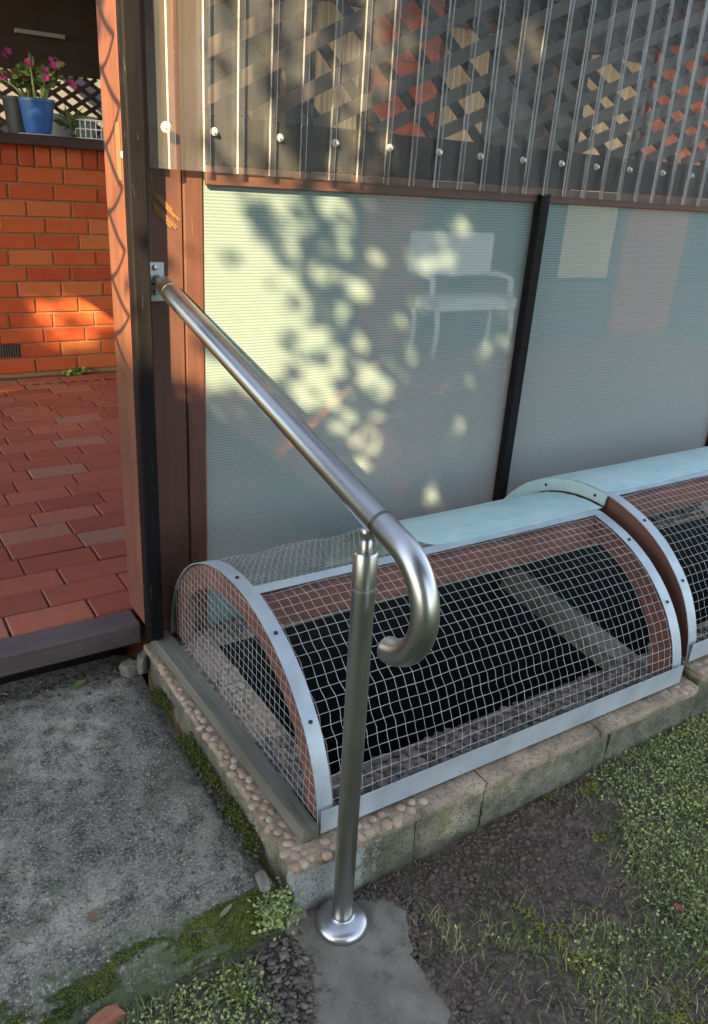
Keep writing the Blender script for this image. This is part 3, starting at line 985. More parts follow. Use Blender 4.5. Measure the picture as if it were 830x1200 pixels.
def window(x0, x1, z0, z1, curt):
    f = MB()
    for (a, b, c, d) in ((x0, x1, z0, z0 + 0.06), (x0, x1, z1 - 0.06, z1), (x0, x0 + 0.05, z0 + 0.06, z1 - 0.06), (x1 - 0.05, x1, z0 + 0.06, z1 - 0.06), ((x0 + x1) / 2 - 0.025, (x0 + x1) / 2 + 0.025, z0 + 0.06, z1 - 0.06)):
        f.box(a, b, BY + 0.02, BY + 0.11, c, d)
    w = f.build('window', M['brown_board']); keep(w, house)
    MB().box(x0 + 0.02, x1 - 0.02, BY + 0.085, BY + 0.095, z0 + 0.02, z1 - 0.02).build('pane', M['glass'], w)
    for (a, b, cz_) in curt:
        c = MB(); v = []; n = 40
        for i in range(n + 1):
            x = a + (b - a) * i / n; y = BY + 0.055 + 0.018 * math.sin(i * 1.25) + 0.006 * math.sin(i * 2.9)
            v += [(x, y, cz_), (x, y, z1 - 0.07)]
        c.add(v, [(2 * i, 2 * i + 2, 2 * i + 3, 2 * i + 1) for i in range(n)])
        c.build('curtain', M['curtain'], w, True)
window(1.25, 2.5, 0.95, 2.45, [(2.12, 2.44, 1.34)])
window(3.07, 5.23, 0.62, 2.45, [(3.13, 3.52, 1.34), (4.55, 5.16, 0.72)])
window(6.15, 8.0, 0.62, 2.45, [(6.2, 6.5, 1.3)])
def sill_course(x0, x1, z):
    o = MB().box(x0, x1, BY + 0.002, BY + 0.115, FZ, z).build('wall_base', M['brown_board']); keep(o, house)
sill_course(1.2, 2.515, 0.945); sill_course(3.055, 5.245, 0.615); sill_course(6.105, 8.2, 0.615)

# white bench in front of the window
bn = thing('bench', 'white bench with a broad panel back against the house, seen through the shade cloth', 'bench', (3.345, BY - 0.26, FZ))
MB().box(-0.45, 0.35, 0.20, 0.235, 0.54, 0.86, 0.02).build('backrest', M['white_paint'], bn)
MB().box(-0.38, 0.40, -0.08, 0.19, 0.33, 0.42, 0.01).build('seat', M['white_paint'], bn)
for (x, y) in ((-0.36, -0.06), (-0.40, 0.17), (0.36, -0.06), (0.34, 0.17)):
    MB().tube([(x, y, 0.0), (x + 0.02, y, 0.2), (x, y, 0.329)], 0.020, 8).build('leg', M['white_paint'], bn, True)
for x in (-0.45, 0.29):
    MB().tube([(x, -0.1, 0.4), (x, -0.09, 0.56), (x, 0.04, 0.58), (x, 0.2, 0.56)], 0.022, 8).build('armrest', M['white_paint'], bn, True)

# opaque rear roof
rf = thing('veranda_roof', 'dark timber lined roof over the back of the veranda', 'roof', (2, 4, 2.6))
o = MB().box(-2.4, 8.2, 2.55, 4.9, 2.62, 2.68).build('roof_deck', M['valance']); keep(o, rf)
for i in range(9):
    x = -2.0 + i * 1.2
    o = MB().box(x, x + 0.045, 0.99, 6.3, 2.505, 2.618).build('rafter', M['black_wood']); keep(o, rf)

# ================================================================== SCREEN WALL
post = thing('door_post', 'black painted door post with orange brown side boards at the doorway', 'post', (-0.06, WY, FZ))
def P(mb, name, mat_, par, **kw):
    o = mb.build(name, mat_, **kw); keep(o, par); return o
P(MB().box(-0.081, -0.040, 0.900, 0.942, 0.19, 2.5, 0.004), 'cover_strip', M['black_wood'], post)
P(MB().box(-0.079, -0.041, 0.9435, 1.085, 0.2185, 2.5, 0.004), 'reveal_board', M['brown_wood'], post)
P(MB().box(-0.040, 0.066, 0.968, 1.01, 0.14, 2.5, 0.003), 'face_board', M['face_wood'], post)
P(MB().box(0.0685, 0.118, 0.966, 1.0, 0.14, 2.5, 0.003), 'face_board', M['face_wood'], post)
ck = MB().box(-0.086, -0.07, 0.97, 1.045, 1.345, 1.43, 0.002)

scar = MB()
for i in range(14):
    a_ = Vector((random.uniform(-0.005, 0.045), 0, random.uniform(1.285, 1.335)))
    a_.z -= (a_.x - 0.02) * 0.9
    l_ = random.uniform(0.012, 0.03)
    scar.bar(a_ + Vector((-l_, 0.9672, l_ * 0.95)), a_ + Vector((l_, 0.9664, -l_ * 0.95)), random.uniform(0.001, 0.003), 0.0022)
P(scar, 'splinters', plain('torn yellow timber', (0.19, 0.105, 0.035), 0.8, 0, 0.2, 0.5, 200), post, kind='stuff')
P(MB().box(-0.0808, -0.0793, 0.955, 0.985, 1.37, 1.49, 0.0006), 'latch_scar', plain('bare pale timber', (0.15, 0.085, 0.042), 0.8), post)
P(MB().lathe([(0.011, 0.0), (0.010, -0.006), (0.0, -0.007)], (-0.071, 0.952, 1.425), 12, 'y'), 'latch_knob', M['galv'], post, smooth=True)
# threshold
th = thing('threshold', 'worn grey brown timber threshold across the doorway', 'threshold', (-0.7, 1.0, FZ))
P(MB().box(-1.6, -0.083, 0.965, 1.056, 0.152, 0.2175, 0.006), 'sill_board', M['threshold_wood'], th)
P(MB().box(-1.6, -0.10, 1.06, 1.10, 0.02, 0.205), 'riser_board', M['black_wood'], th)

sw = thing('screen_frame', 'dark timber framed screen of teal grey shade cloth beside the doorway', 'screen', (1.2, WY, 0.2))
for x in (1.205, 2.43, 3.65):
    P(MB().box(x, x + 0.040, 0.935, 0.966, 0.13, 1.400, 0.003), 'mullion', M['black_wood'], sw)
P(MB().box(0.1195, 4.2, 0.985, 1.02, 0.128, 0.20), 'bottom_rail', M['black_wood'], sw)
for (a, b) in ((0.121, 1.222), (1.2235, 2.448), (2.4495, 3.67)):
    v, f = [], []
    n1, n2 = 50, 50
    for j in range(n2 + 1):
        for i in range(n1 + 1):
            x = a + (b - a) * i / n1; z = 0.13 + 1.275 * j / n2
            e = min(i, n1 - i, j, n2 - j) / n1
            v.append((x, 0.9715 + 0.006 * fbm(x, z, 2.2, 3) * min(1, e * 8), z))
    f = [(j * (n1 + 1) + i, j * (n1 + 1) + i + 1, (j + 1) * (n1 + 1) + i + 1, (j + 1) * (n1 + 1) + i) for j in range(n2) for i in range(n1)]
    P(MB().add(v, f), 'shade_cloth', M['cloth'], sw, smooth=True)
# teal hem band along the top of the cloth
P(MB().box(0.12, 4.2, 0.953, 0.9645, 1.372, 1.415, 0.002), 'top_batten', M['brown_board'], sw)

# boarded wall added out of frame left, blocks sky light from the door post
bw = thing('shade_wall', 'unseen dark boarded wall added left of the doorway to block sky light', 'wall', (-1.6, WY, 0.15))
for i in range(11):
    x = -1.03 - i * 0.142
    P(MB().box(x - 0.139, x, 0.966 + 0.004 * (i % 2), 0.99, 0.15, 2.45, 0.003), 'board', M['black_wood'], bw)
P(MB().box(-2.6, -1.02, 0.992, 1.03, 2.2, 2.28), 'rail', M['black_wood'], bw)
# lattice behind the clear sheet
lat = thing('lattice_panel', 'dark diagonal timber lattice behind the clear corrugated sheet', 'lattice', (1.2, 0.99, 1.4))
P(MB().box(0.1195, 4.2, 0.951, 0.984, 1.4165, 1.522, 0.003), 'rail_board', M['black_wood'], lat)
ZB, ZT = 1.5235, 2.45
def lerp_tab(t, tab):
    for (a, b), (c, d) in zip(tab, tab[1:]):
        if t <= c:
            return b + (d - b) * (t - a) / (c - a)
    return tab[-1][1]
def slat(x, slope, y, w=0.033):
    z1 = ZT; x1 = x + (z1 - ZB) / slope
    a = Vector((x, y, ZB)); b = Vector((x1, y, z1))
    xm = 0.120
    if a.x < xm:
        if b.x < xm: return
        a = a.lerp(b, (xm - a.x) / (b.x - a.x))
    if b.x < xm:
        b = a.lerp(b, (xm - a.x) / (b.x - a.x))
    if a.x > 4.2 or (b - a).length < 0.05: return
    P(MB().bar(a, b, w * random.uniform(0.94, 1.05), 0.007), 'slat', M['lattice_wood' if slope > 0 else 'black_wood'], lat)
x = -1.6
while x < 4.0:
    slat(x + random.uniform(-.008, .008), lerp_tab(x, [(-2, 0.56), (0.1, 0.52), (0.5, 0.45), (1.0, 0.385), (1.9, 0.35), (5, 0.33)]), 0.992)
    x += 0.185
x = 0.28
while x < 6.4:
    slat(x + random.uniform(-.008, .008), -lerp_tab(x, [(0, 1.0), (0.7, 0.9), (1.2, 0.72), (1.9, 0.46), (7, 0.36)]), 1.001, 0.028)
    x += 0.18

# corrugated clear sheet
cs = thing('corrugated_sheet', 'clear corrugated plastic sheet screwed over the lattice above the shade cloth', 'sheet', (1.2, 0.93, 1.4))
xs_, n_ = [-0.018], 0
prof_ = [(-0.018, 0.0)]
x = 0.030
while x < 4.1:
    prof_ += [(x - 0.0165, 0.0), (x - 0.0155, -0.0012), (x - 0.0095, -0.0145), (x - 0.0066, -0.017), (x + 0.0066, -0.017), (x + 0.0095, -0.0145), (x + 0.0155, -0.0012), (x + 0.0165, 0.0)]
    x += 0.0842
prof_.append((4.2, 0.0))
v = []
NZ = 24
for j in range(NZ + 1):
    for (x, dy) in prof_:
        z = 1.402 - 0.006 * x + (2.46 - 1.402) * j / NZ
        v.append((x, 0.9445 + dy + 0.0012 * math.sin(z * 9 + x * 5), z))
n1 = len(prof_)
f = [(j * n1 + i, j * n1 + i + 1, (j + 1) * n1 + i + 1, (j + 1) * n1 + i) for j in range(NZ) for i in range(n1 - 1)]
so = P(MB().add(v, f), 'sheet', M['poly'], cs)
so.data.materials.append(M['poly_rib'])
for j in range(NZ):
    for i in range(n1 - 1):
        if i > 0 and (i - 1) % 8 in (2, 4):
            so.data.polygons[j * (n1 - 1) + i].material_index = 1
for x in (0.022, 0.137, 0.308, 0.465, 0.622, 0.786, 0.947, 1.112, 1.272, 1.428, 1.585, 1.753, 1.907, 2.07, 2.23, 2.40):
    big = x < 0.1
    y0 = 0.9435 if not big else 0.9435
    near = min((0.030 + 0.0842 * k for k in range(40)), key=lambda q: abs(q - x))
    yy = 0.929 if abs(near - x) < 0.006 else 0.944
    s = P(MB().lathe([(0.0125 if big else 0.0095, 0.0), (0.012 if big else 0.009, -0.004), (0.007, -0.006), (0.0, -0.006)], (x, yy - 0.0005, 1.487), 16, 'y'), 'screw', M['rubber'], cs, smooth=True)
    h = MB().lathe([(0.0055, 0.0), (0.0055, -0.006), (0.004, -0.0075), (0.0, -0.0075)], (x, yy - 0.0062, 1.487), 6, 'y').build('screw_head', M['zinc'], s)
    h.location = (0, 0, 0)
tb_ = MB().box(-1.7, 4.25, 0.95, 1.04, 2.505, 2.62)
P(tb_, 'head_beam', M['black_wood'], sw)

# ================================================================== MESH CAGES
EA, EB, EY, EZ = 0.425, 0.372, 0.537, 0.160
def ell(t, o=0.0):
    """t: 0 = front foot, pi = wall foot; o = offset outwards"""
    return (EY - (EA + o) * math.cos(t), EZ + (EB + o) * math.sin(t))
CL = 1.163
def warp(x, t):
    return 0.004 * mnoise.noise((x * 4, t * 2.3, 1.1)) + 0.0008 * mnoise.noise((x * 23, t * 11, 5.0))
def make_cage(label, cover_from):
    c = thing('mesh_cage', label, 'pit cover', (0, 0.1, CZ))
    loc = Vector(c.location)
    def Q(mb, name, mat_, par=None, **kw):
        o = mb.build(name, mat_, **kw)
        o.parent = par or c
        o.location = (0, 0, 0) if par else -loc
        return o
    for (x0, x1) in ((0.004, 0.036), (CL - 0.036, CL - 0.004)):
        m = MB(); v = []; n = 48; th_ = 0.062
        for i in range(n + 1):
            t = PI * i / n
            for x in (x0, x1):
                for o in (0.0, -th_):
                    y, z = ell(t, o); v.append((x, y, max(z, CZ + 0.001)))
        f = []
        for i in range(n):
            a, b = 4 * i, 4 * i + 4
            f += [(a, b, b + 2, a + 2), (a + 1, a + 3, b + 3, b + 1), (a, a + 1, b + 1, b), (a + 2, b + 2, b + 3, a + 3)]
        f += [(0, 2, 3, 1), (4 * n, 4 * n + 1, 4 * n + 3, 4 * n + 2)]
        Q(m.add(v, f), 'arch_board', M['cage_wood'], smooth=True, sharp=40)
    for (x0, x1) in ((-0.004, 0.032), (CL - 0.032, CL + 0.004)):
        m = MB(); v = []; n = 64
        for i in range(n + 1):
            t = 0.02 + (PI - 0.02) * i / n
            for x in (x0, x1):
                for o in (0.0045, 0.0068):
                    y, z = ell(t, o + warp(x * 0.1, t * 2) * 0.4); v.append((x, y, z))
        f = []
        for i in range(n):
            a, b = 4 * i, 4 * i + 4
            f += [(a, a + 2, b + 2, b), (a + 1, b + 1, b + 3, a + 3), (a, b, b + 1, a + 1), (a + 2, a + 3, b + 3, b + 2)]
        st_ = Q(m.add(v, f), 'edge_strip', M['galv'], smooth=True, sharp=40)
        for t in (0.12, 0.62, 1.12, 1.6):
            y, z = ell(t, 0.0085)
            sm = MB()
            n_ = Vector((0, -math.cos(t) * EB, math.sin(t) * EA)).normalized()
            p = Vector(((x0 + x1) / 2, y, z))
            sm.tube([p - n_ * 0.003, p + n_ * 0.0012], 0.0045, 8)
            Q(sm, 'screw', M['dark_metal'], st_)
    # foot strips: a folded angle along the front
    m = MB()
    m.box(0.0, CL, 0.0975, 0.1000, CZ + 0.001, CZ + 0.058)
    m.box(0.0, CL, 0.1002, 0.128, CZ + 0.001, CZ + 0.0035)
    Q(m, 'foot_strip', M['galv'])
    yr = 0.47
    tr = math.acos((EY - yr) / EA)
    Q(MB().box(0.037, CL - 0.037, yr - 0.012, yr + 0.022, EZ + EB - 0.088, EZ + EB - 0.010), 'ridge_beam', M['cage_wood'])
    # ridge strip
    m = MB(); v = []
    for i in range(31):
        x = 0.02 + (CL - 0.04) * i / 30
        for (y, o) in ((yr + 0.000, 0.004), (yr + 0.026, 0.005), (yr + 0.026, 0.0075), (yr + 0.000, 0.0065)):
            t = math.acos((EY - y) / EA); yy, zz = ell(t, o + 0.001)
            v.append((x, yy, zz))
    f = [(4 * i + k, 4 * i + (k + 1) % 4, 4 * i + 4 + (k + 1) % 4, 4 * i + 4 + k) for i in range(30) for k in range(4)]
    Q(m.add(v, f), 'ridge_strip', M['galv'])
    # welded mesh over the front
    m = MB(); r = 0.00062
    t0 = 0.10
    nx_ = 46
    for i in range(nx_ + 1):
        x = 0.012 + (CL - 0.024) * i / nx_
        pts = []
        for k in range(19):
            t = t0 + (tr + 0.05 - t0) * k / 18
            y, z = ell(t, 0.003 + warp(x, t)); pts.append((x + 2 * warp(t * 3, x), y, z))
        m.tube(pts, r, 4, False)
    # arc-length spaced longitudinals
    ts = [t0]; L = 0.0
    t = t0; last = ell(t)
    while t < tr:
        t += 0.002; p = ell(t); L += math.dist(p, last); last = p
        if L > 0.0254:
            ts.append(t); L = 0.0
    for t in ts:
        pts = []
        for k in range(25):
            x = 0.012 + (CL - 0.024) * k / 24
            y, z = ell(t, 0.0045 + warp(x, t)); pts.append((x, y + 1.2 * warp(x * 2, t + 9), z))
        m.tube(pts, r, 4, False)
    Q(m, 'wire_mesh', M['wire'], kind='stuff')
    # mesh over the left end
    m = MB()
    def xe(y, z):
        return -0.0015 + 0.004 * mnoise.noise((y * 7, z * 7, 2.0))
    y = EY - EA + 0.012
    while y < EY + EA:
        h = EB * math.sqrt(max(0, 1 - ((y - EY) / EA) ** 2))
        if h > 0.03:
            m.tube([(xe(y, EZ + h * k / 6) - 0.001, y + 0.004 * mnoise.noise((y * 30, k * 0.4, 0)), EZ + 0.02 + (h - 0.02) * k / 6) for k in range(7)], 0.00060, 4, False)
        y += 0.0235
    z = EZ + 0.03
    while z < EZ + EB:
        h = EA * math.sqrt(max(0, 1 - ((z - EZ) / EB) ** 2))
        m.tube([(xe(EY - h + 2 * h * k / 8, z), EY - h + 2 * h * k / 8, z + 0.004 * mnoise.noise((z * 30, k * 0.4, 3))) for k in range(9)], 0.00060, 4, False)
        z += 0.0235
    if cover_from > 0.1:
        Q(m, 'end_mesh', M['wire'], kind='stuff')
    # chicken wire from the ridge back to the wall
    m = MB(); a = 0.019
    if cover_from > 0.1:
        arc = []; t = tr + 0.04; s = 0.0; last = ell(t)
        tab = [(0.0, t)]
        while t < PI - 0.35:
            t += 0.01; p = ell(t); s += math.dist(p, last); last = p; tab.append((s, t))
        def at(u, s_):
            t = lerp_tab(s_, tab); y, z = ell(t, 0.002 + 3 * warp(u * 2, t * 2)); return (u, y, z)
        nr = int(s / (a * 0.75))
        for j in range(nr):
            for i in range(int(min(cover_from + 0.25, CL) / (a * 0.9))):
                u = 0.03 + i * a * 0.9 + (a * 0.45 if j % 2 else 0); v_ = j * a * 0.75
                m.tube([at(u, v_), at(u, v_ + a * 0.42)], 0.0006, 3, False)
                m.tube([at(u, v_ + a * 0.42), at(u + a * 0.45, v_ + a * 0.75)], 0.0006, 3, False)
                m.tube([at(u, v_ + a * 0.42), at(u - a * 0.45, v_ + a * 0.75)], 0.0006, 3, False)
        Q(m, 'chicken_wire', M['wire'], kind='stuff')
    # teal sheet over the back
    m = MB(); v = []
    n1, n2 = 60, 26
    for j in range(n2 + 1):
        for i in range(n1 + 1):
            x = cover_from + (CL + 0.02 - cover_from) * i / n1
            q = j / n2
            t = (tr + 0.05 + 0.13 * max(0, 1 - (x - cover_from) / 0.06) * (cover_from > 0.1)) * (1 - q) + (PI - 0.30) * q
            o = 0.010 + 0.0012 * math.sin(t * 70) + 0.003 * mnoise.noise((x * 3, t * 2, 8))
            if cover_from < 0.1:
                o += 0.004 * math.sin(x * 2 * PI / 0.05) * 0
            y, z = ell(t, o); v.append((x, y, z))
    v2 = [(x, y, z - 0.0022) for x, y, z in v]
    W = n1 + 1; K = len(v)
    f = [(j * W + i, j * W + i + 1, (j + 1) * W + i + 1, (j + 1) * W + i) for j in range(n2) for i in range(n1)]
    f2 = [tuple(K + q for q in ff_[::-1]) for ff_ in f]
    rim = [(i, i + 1) for i in range(n1)] + [(n2 * W + i + 1, n2 * W + i) for i in range(n1)] + [((j + 1) * W, j * W) for j in range(n2)] + [(j * W + n1, (j + 1) * W + n1) for j in range(n2)]
    f3 = [(b, a_, K + a_, K + b) for a_, b in rim]
    Q(m.add(v + v2, f + f2 + f3), 'cover_sheet', M['teal'], smooth=True, sharp=40)
    # timber at the foot of the left end
    m = MB(); v = []; n = 24
    for i in range(n + 1):
        y = 0.098 + (0.945 - 0.098) * i / n
        w = 0.0025 * fbm(y, 1.0, 14, 3)
        w2 = w - 0.030 * (y - 0.098) / 0.85
        for (x, z) in ((-0.044 + w2, CZ - 0.004), (-0.006 + 0.5 * w2, CZ - 0.004), (-0.0055 + 0.5 * w2, CZ + 0.024 + w), (-0.041 + w2, CZ + 0.027 + w)):
            v.append((x, y, z))
    f = [(4 * i + k, 4 * i + (k + 1) % 4, 4 * i + 4 + (k + 1) % 4, 4 * i + 4 + k)[::-1] for i in range(n) for k in range(4)] + [(0, 1, 2, 3), (4 * n + 3, 4 * n + 2, 4 * n + 1, 4 * n)]
    if cover_from > 0.1:
        Q(m.add(v, f), 'end_sill', M['grey_wood'])
    else:
        # teal fascia on the end of the second cage, with two screws
        m = MB(); v = []; n = 26
        for i in range(n + 1):
            t = tr + 0.02 + (PI - 0.5 - tr) * i / n
            for x in (-0.010, -0.0055):
                for o in (0.0085, -0.030):
                    y, z = ell(t, o); v.append((x, y, z))
        f = []
        for i in range(n):
            a, b = 4 * i, 4 * i + 4
            f += [(a, b, b + 2, a + 2)[::-1], (a + 1, a + 3, b + 3, b + 1)[::-1], (a, a + 1, b + 1, b), (a + 2, b + 2, b + 3, a + 3)]
        f += [(0, 2, 3, 1), (4 * n, 4 * n + 1, 4 * n + 3, 4 * n + 2)]
        fo = Q(m.add(v, f), 'end_fascia', M['teal'], smooth=True, sharp=40)
        for t in (tr + 0.12, tr + 0.62):
            y, z = ell(t, -0.011)
            Q(MB().tube([(-0.0095, y, z), (-0.0125, y, z)], 0.005, 8), 'screw', M['dark_metal'], fo)
    return c
cage1 = make_cage('wire mesh pit cage nearest the handrail with chicken wire behind its ridge', 0.50)
cage2 = make_cage('second wire mesh pit cage at the right edge under a full teal sheet', 0.0)
cage1.rotation_euler.z = -0.009
cage2.location = (1.222, 0.112, CZ + 0.036)
# timber cross beam in the pit
cb = thing('pit_beam', 'weathered grey timber beam lying across the pit under the right end of the cage', 'beam', (1.23, 0.55, CZ))
P(MB().bar((1.26, 0.868, 0.098), (1.175, 0.25, 0.098), 0.085, 0.06, (0, 0, 1)), 'beam', M['grey_wood'], cb)

# ================================================================== HANDRAIL
hr = thing('handrail', 'brushed stainless steel handrail with a hooked end on a single round post', 'handrail', (0, 0, 0))
SL = 0.243
def rz(y):
    return 0.9205 + SL * y
m = MB()
m.tube([(0, 0.925, rz(0.925)), (0, -0.022, rz(-0.022))], 0.0224, 40)
rail = m.build('rail', M['steel'], hr, True, sharp=40)
d = Vector((0, -1, -SL)).normalized()
p0 = Vector((0, -0.078, rz(-0.078)))
nrm = Vector((0, SL, -1)).normalized()
rad = 0.098
cc = p0 + nrm * rad
pts = [Vector((0, -0.0235, rz(-0.0235))), Vector((0, -0.04, rz(-0.04)))]
tot = PI + math.atan(SL) * -1 + R(14)
for i in range(37):
    a = (R(156)) * i / 36
    pts.append(cc + (-nrm * math.cos(a) + d * math.sin(a)) * rad)
e = pts[-1]; ed = (pts[-1] - pts[-2]).normalized()
bend = MB().tube(pts + [e + ed * 0.004, e + ed * 0.006], [0.0224] * len(pts) + [0.0214, 0.0175], 40)
bo = bend.build('rail_hook', M['steel'], hr, True, sharp=50)
MB().tube([Vector((0, -0.0195, rz(-0.0195))), Vector((0, -0.0262, rz(-0.0262)))], 0.0228, 40).build('joint_ring', plain('dark joint', (0.16, 0.16, 0.16), 0.4, 1.0), hr, True, sharp=40)
# upper end collar
MB().tube([(0, 0.884, rz(0.884)), (0, 0.929, rz(0.929)), (0, 0.934, rz(0.934)), (0, 0.938, rz(0.938))], [0.0231, 0.0231, 0.021, 0.014], 40).build('end_cap', M['steel'], hr, True, sharp=40)
# wall bracket
br = MB().box(-0.030, 0.014, 0.9605, 0.9665, 1.104, 1.196, 0.002).build('wall_plate', M['galv'], hr)
br2 = MB()
br2.tube([(-0.006, 0.961, 1.158), (-0.003, 0.948, 1.152), (0, 0.932, 1.147)], [0.010, 0.010, 0.011], 14)
br2.build('pivot', M['steel'], br, True)
MB().tube([(-0.022, 0.945, 1.150), (0.018, 0.945, 1.150)], 0.005, 10).build('pivot_pin', M['zinc'], br, True)
for (z) in (1.183, 1.126):
    MB().lathe([(0.007, 0.0), (0.0065, -0.003), (0.0, -0.0042)], (-0.010, 0.9604, z), 14, 'y').build('screw', M['zinc'], br, True)
# post
MB().tube([(0, 0, 0.024), (0.0, 0.012, 0.782)], 0.0203, 36).build('post', M['steel'], hr, True, sharp=40)
MB().tube([(0, 0.0118, 0.7815), (0, 0.012, 0.786)], 0.0216, 36).build('collar_ring', M['zinc'], hr, True, sharp=40)
MB().tube([(0, 0.012, 0.7865), (0, 0.0135, 0.846), (0, 0.0136, 0.850)], [0.0210, 0.0210, 0.0185], 36).build('sleeve', M['steel'], hr, True, sharp=40)
jt = MB()
jt.tube([(0, 0.0136, 0.8505), (0, 0.014, 0.866), (0, 0.0143, 0.871)], [0.0115, 0.0105, 0.007], 20)
jo = jt.build('joint_stem', M['steel'], hr, True, sharp=50)
jt = MB()
jt.lathe([(0.0, -0.0125), (0.006, -0.0112), (0.0105, -0.0065), (0.0125, 0.0), (0.0105, 0.0065), (0.006, 0.0112), (0.0, 0.0125)], (0, 0.0145, 0.884), 20)
jt.build('joint_ball', M['steel'], jo, True)
sd = MB()
v = []; n = 16
for (yy) in (-0.022, 0.050):
    for k in range(n + 1):
        a = -PI * 0.5 + (k / n - 0.5) * R(130)
        for o in (0.0229, 0.0258):
            v.append((o * math.cos(a), yy, rz(yy) + o * math.sin(a)))
W = 2 * (n + 1)
f = []
for k in range(n):
    a = 2 * k
    f += [(a, a + 2, W + a + 2, W + a), (a + 1, W + a + 1, W + a + 3, a + 3), (a, a + 1, a + 3, a + 2), (W + a, W + a + 2, W + a + 3, W + a + 1)]
f += [(0, W, W + 1, 1), (2 * n, 2 * n + 1, W + 2 * n + 1, W + 2 * n)]
sd.add(v, f).build('saddle', M['steel'], hr, True, sharp=40)
# base flange
MB().lathe([(0.0, 0.009), (0.0535, 0.009), (0.0545, 0.013), (0.0535, 0.019), (0.049, 0.025), (0.040, 0.0295), (0.028, 0.032), (0.0222, 0.0335), (0.0215, 0.036), (0.0206, 0.036), (0.0204, 0.02)], n=56).build('base_flange', M['steel'], hr, True, sharp=60)

# ================================================================== GROUND DETAIL
def inpad(x, y):
    c_ = False; n = len(poly_pad); j = n - 1
    for i in range(n):
        xi, yi = poly_pad[i]; xj, yj = poly_pad[j]
        if (yi > y) != (yj > y) and x < (xj - xi) * (y - yi) / (yj - yi) + xi: c_ = not c_
        j = i
    return c_
def edge_y(x):
    return 0.055 if x > -0.06 else 0.03
def green(x, y):
    """how much grows here, 0..1"""
    n = 0.5 + 0.9 * fbm(x + 2, y, 4.5, 4)
    g = 0.85 * n + 0.03
    g += 0.62 * max(0, min(1, (x - 0.55) / 0.45))
    # bare soil against the kerb
    d = max(0.0, 1 - abs(x - 0.42) / 0.42) * max(0.0, min(1.0, (y + 0.17) / 0.1))
    g -= 0.75 * d
    g += 0.16 * max(0, min(1, (-0.22 - y) / 0.15))
    if x < -0.05:
        g = 0.9 * (x < -0.22 + 0.05 * n) * n * 1.3
    if -0.05 <= x < 0.16: g *= 0.5
    return g
CP = np.array([-0.674, -0.941, 1.416]); RW = np.array([RX, DN, FW])
def pick(n, f, box=(-1.3, 2.9, -1.5, 0.055)):
    n = int(n * 4.2)
    out = []
    while len(out) < n:
        x = random.uniform(box[0], box[1]); y = random.uniform(box[2], box[3])
        if y > edge_y(x) or inpad(x, y):
            continue
        if (x > 1.5 or y < -0.7 or x < -0.8) and random.random() < 0.45:   # thinner farther from the kerb
            continue
        if random.random() < f(x, y): out.append((x, y, ground_z(x, y)))
    return np.array(out)
# clods
P1 = pick(7500, lambda x, y: max(0.12, 0.75 - green(x, y)))
S1 = np.clip(rng.lognormal(math.log(0.0025), 0.55, len(P1)), 0.001, 0.009)
V, F = blobs(P1 + np.array([0, 0, 0.001]), S1, 0.22, 0.75)
npmesh('soil_clods', V, F, M['soil'], kind='stuff')
# crumbs over the pad's ragged edge
pe = []
for i in range(len(poly_pad)):
    a, b = Vector(poly_pad[i]), Vector(poly_pad[(i + 1) % len(poly_pad)])
    for _ in range(int((b - a).length * 1500)):
        p = a.lerp(b, random.random()); o = abs(random.gauss(0, 0.016)); c_ = Vector((0.0, -0.1)) - p
        p = p + c_.normalized() * (o - 0.008) + Vector((random.gauss(0, .006), random.gauss(0, .006)))
        if p.y < edge_y(p.x): pe.append((p.x, p.y, 0.004))
pe = np.array(pe)
V, F = blobs(pe, np.clip(rng.lognormal(math.log(0.0024), 0.6, len(pe)), 0.001, 0.008), 0.22, 0.7)
npmesh('soil_edging', V, F, M['soil'], kind='stuff')
# bigger crumbs by the pad, left
P2 = np.array([(random.uniform(-0.22, -0.09), random.uniform(-0.16, 0.03), 0.006) for _ in range(420)])
V, F = blobs(P2, np.clip(rng.lognormal(math.log(0.0036), 0.55, len(P2)), 0.0015, 0.010), 0.3, 0.42)
npmesh('soil_crumbs', V, F, greens('grey earth crumbs', [(0.2, (0.06, 0.048, 0.038)), (0.6, (0.12, 0.102, 0.084)), (0.95, (0.20, 0.178, 0.15))], 20), kind='stuff')

def blades(P, L, W, lean):
    n = len(P)
    a = rng.uniform(0, 2 * PI, n)
    d = np.stack([np.cos(a), np.sin(a), np.zeros(n)], 1); s = np.stack([-np.sin(a), np.cos(a), np.zeros(n)], 1)
    L = L * rng.uniform(0.45, 1.35, (n, 1)); W = W * rng.uniform(0.7, 1.2, (n, 1))
    le = np.clip(rng.normal(lean, 0.25, (n, 1)), 0.1, 1.4)
    up = np.array([[0, 0, 1.0]])
    m1 = P + (d * np.sin(le * 0.6) + up * np.cos(le * 0.6)) * L * 0.5
    t = m1 + (d * np.sin(le * 1.25) + up * np.cos(le * 1.25)) * L * 0.55
    V = np.stack([P - s * W / 2, P + s * W / 2, m1 - s * W * 0.4, m1 + s * W * 0.4, t], 1).reshape(-1, 3)
    b = np.arange(n)[:, None] * 5
    F = np.concatenate([b + [[0, 1, 3]], b + [[0, 3, 2]], b + [[2, 3, 4]]], 0)
    return V, F
PG = pick(26000, lambda x, y: max(0.0, green(x, y) - 0.28) ** 1.3 * (0.45 if x > 0.75 and y > -0.25 else 1.0))
V, F = blades(PG, 0.030, 0.0019, 0.95)
npmesh('grass', V, F, M['grass'], kind='stuff')
PS = pick(900, lambda x, y: 0.3 + 0.3 * green(x, y))
V, F = blades(PS, 0.042, 0.0013, 1.45)
npmesh('dry_straw', V, F, M['straw'], kind='stuff')
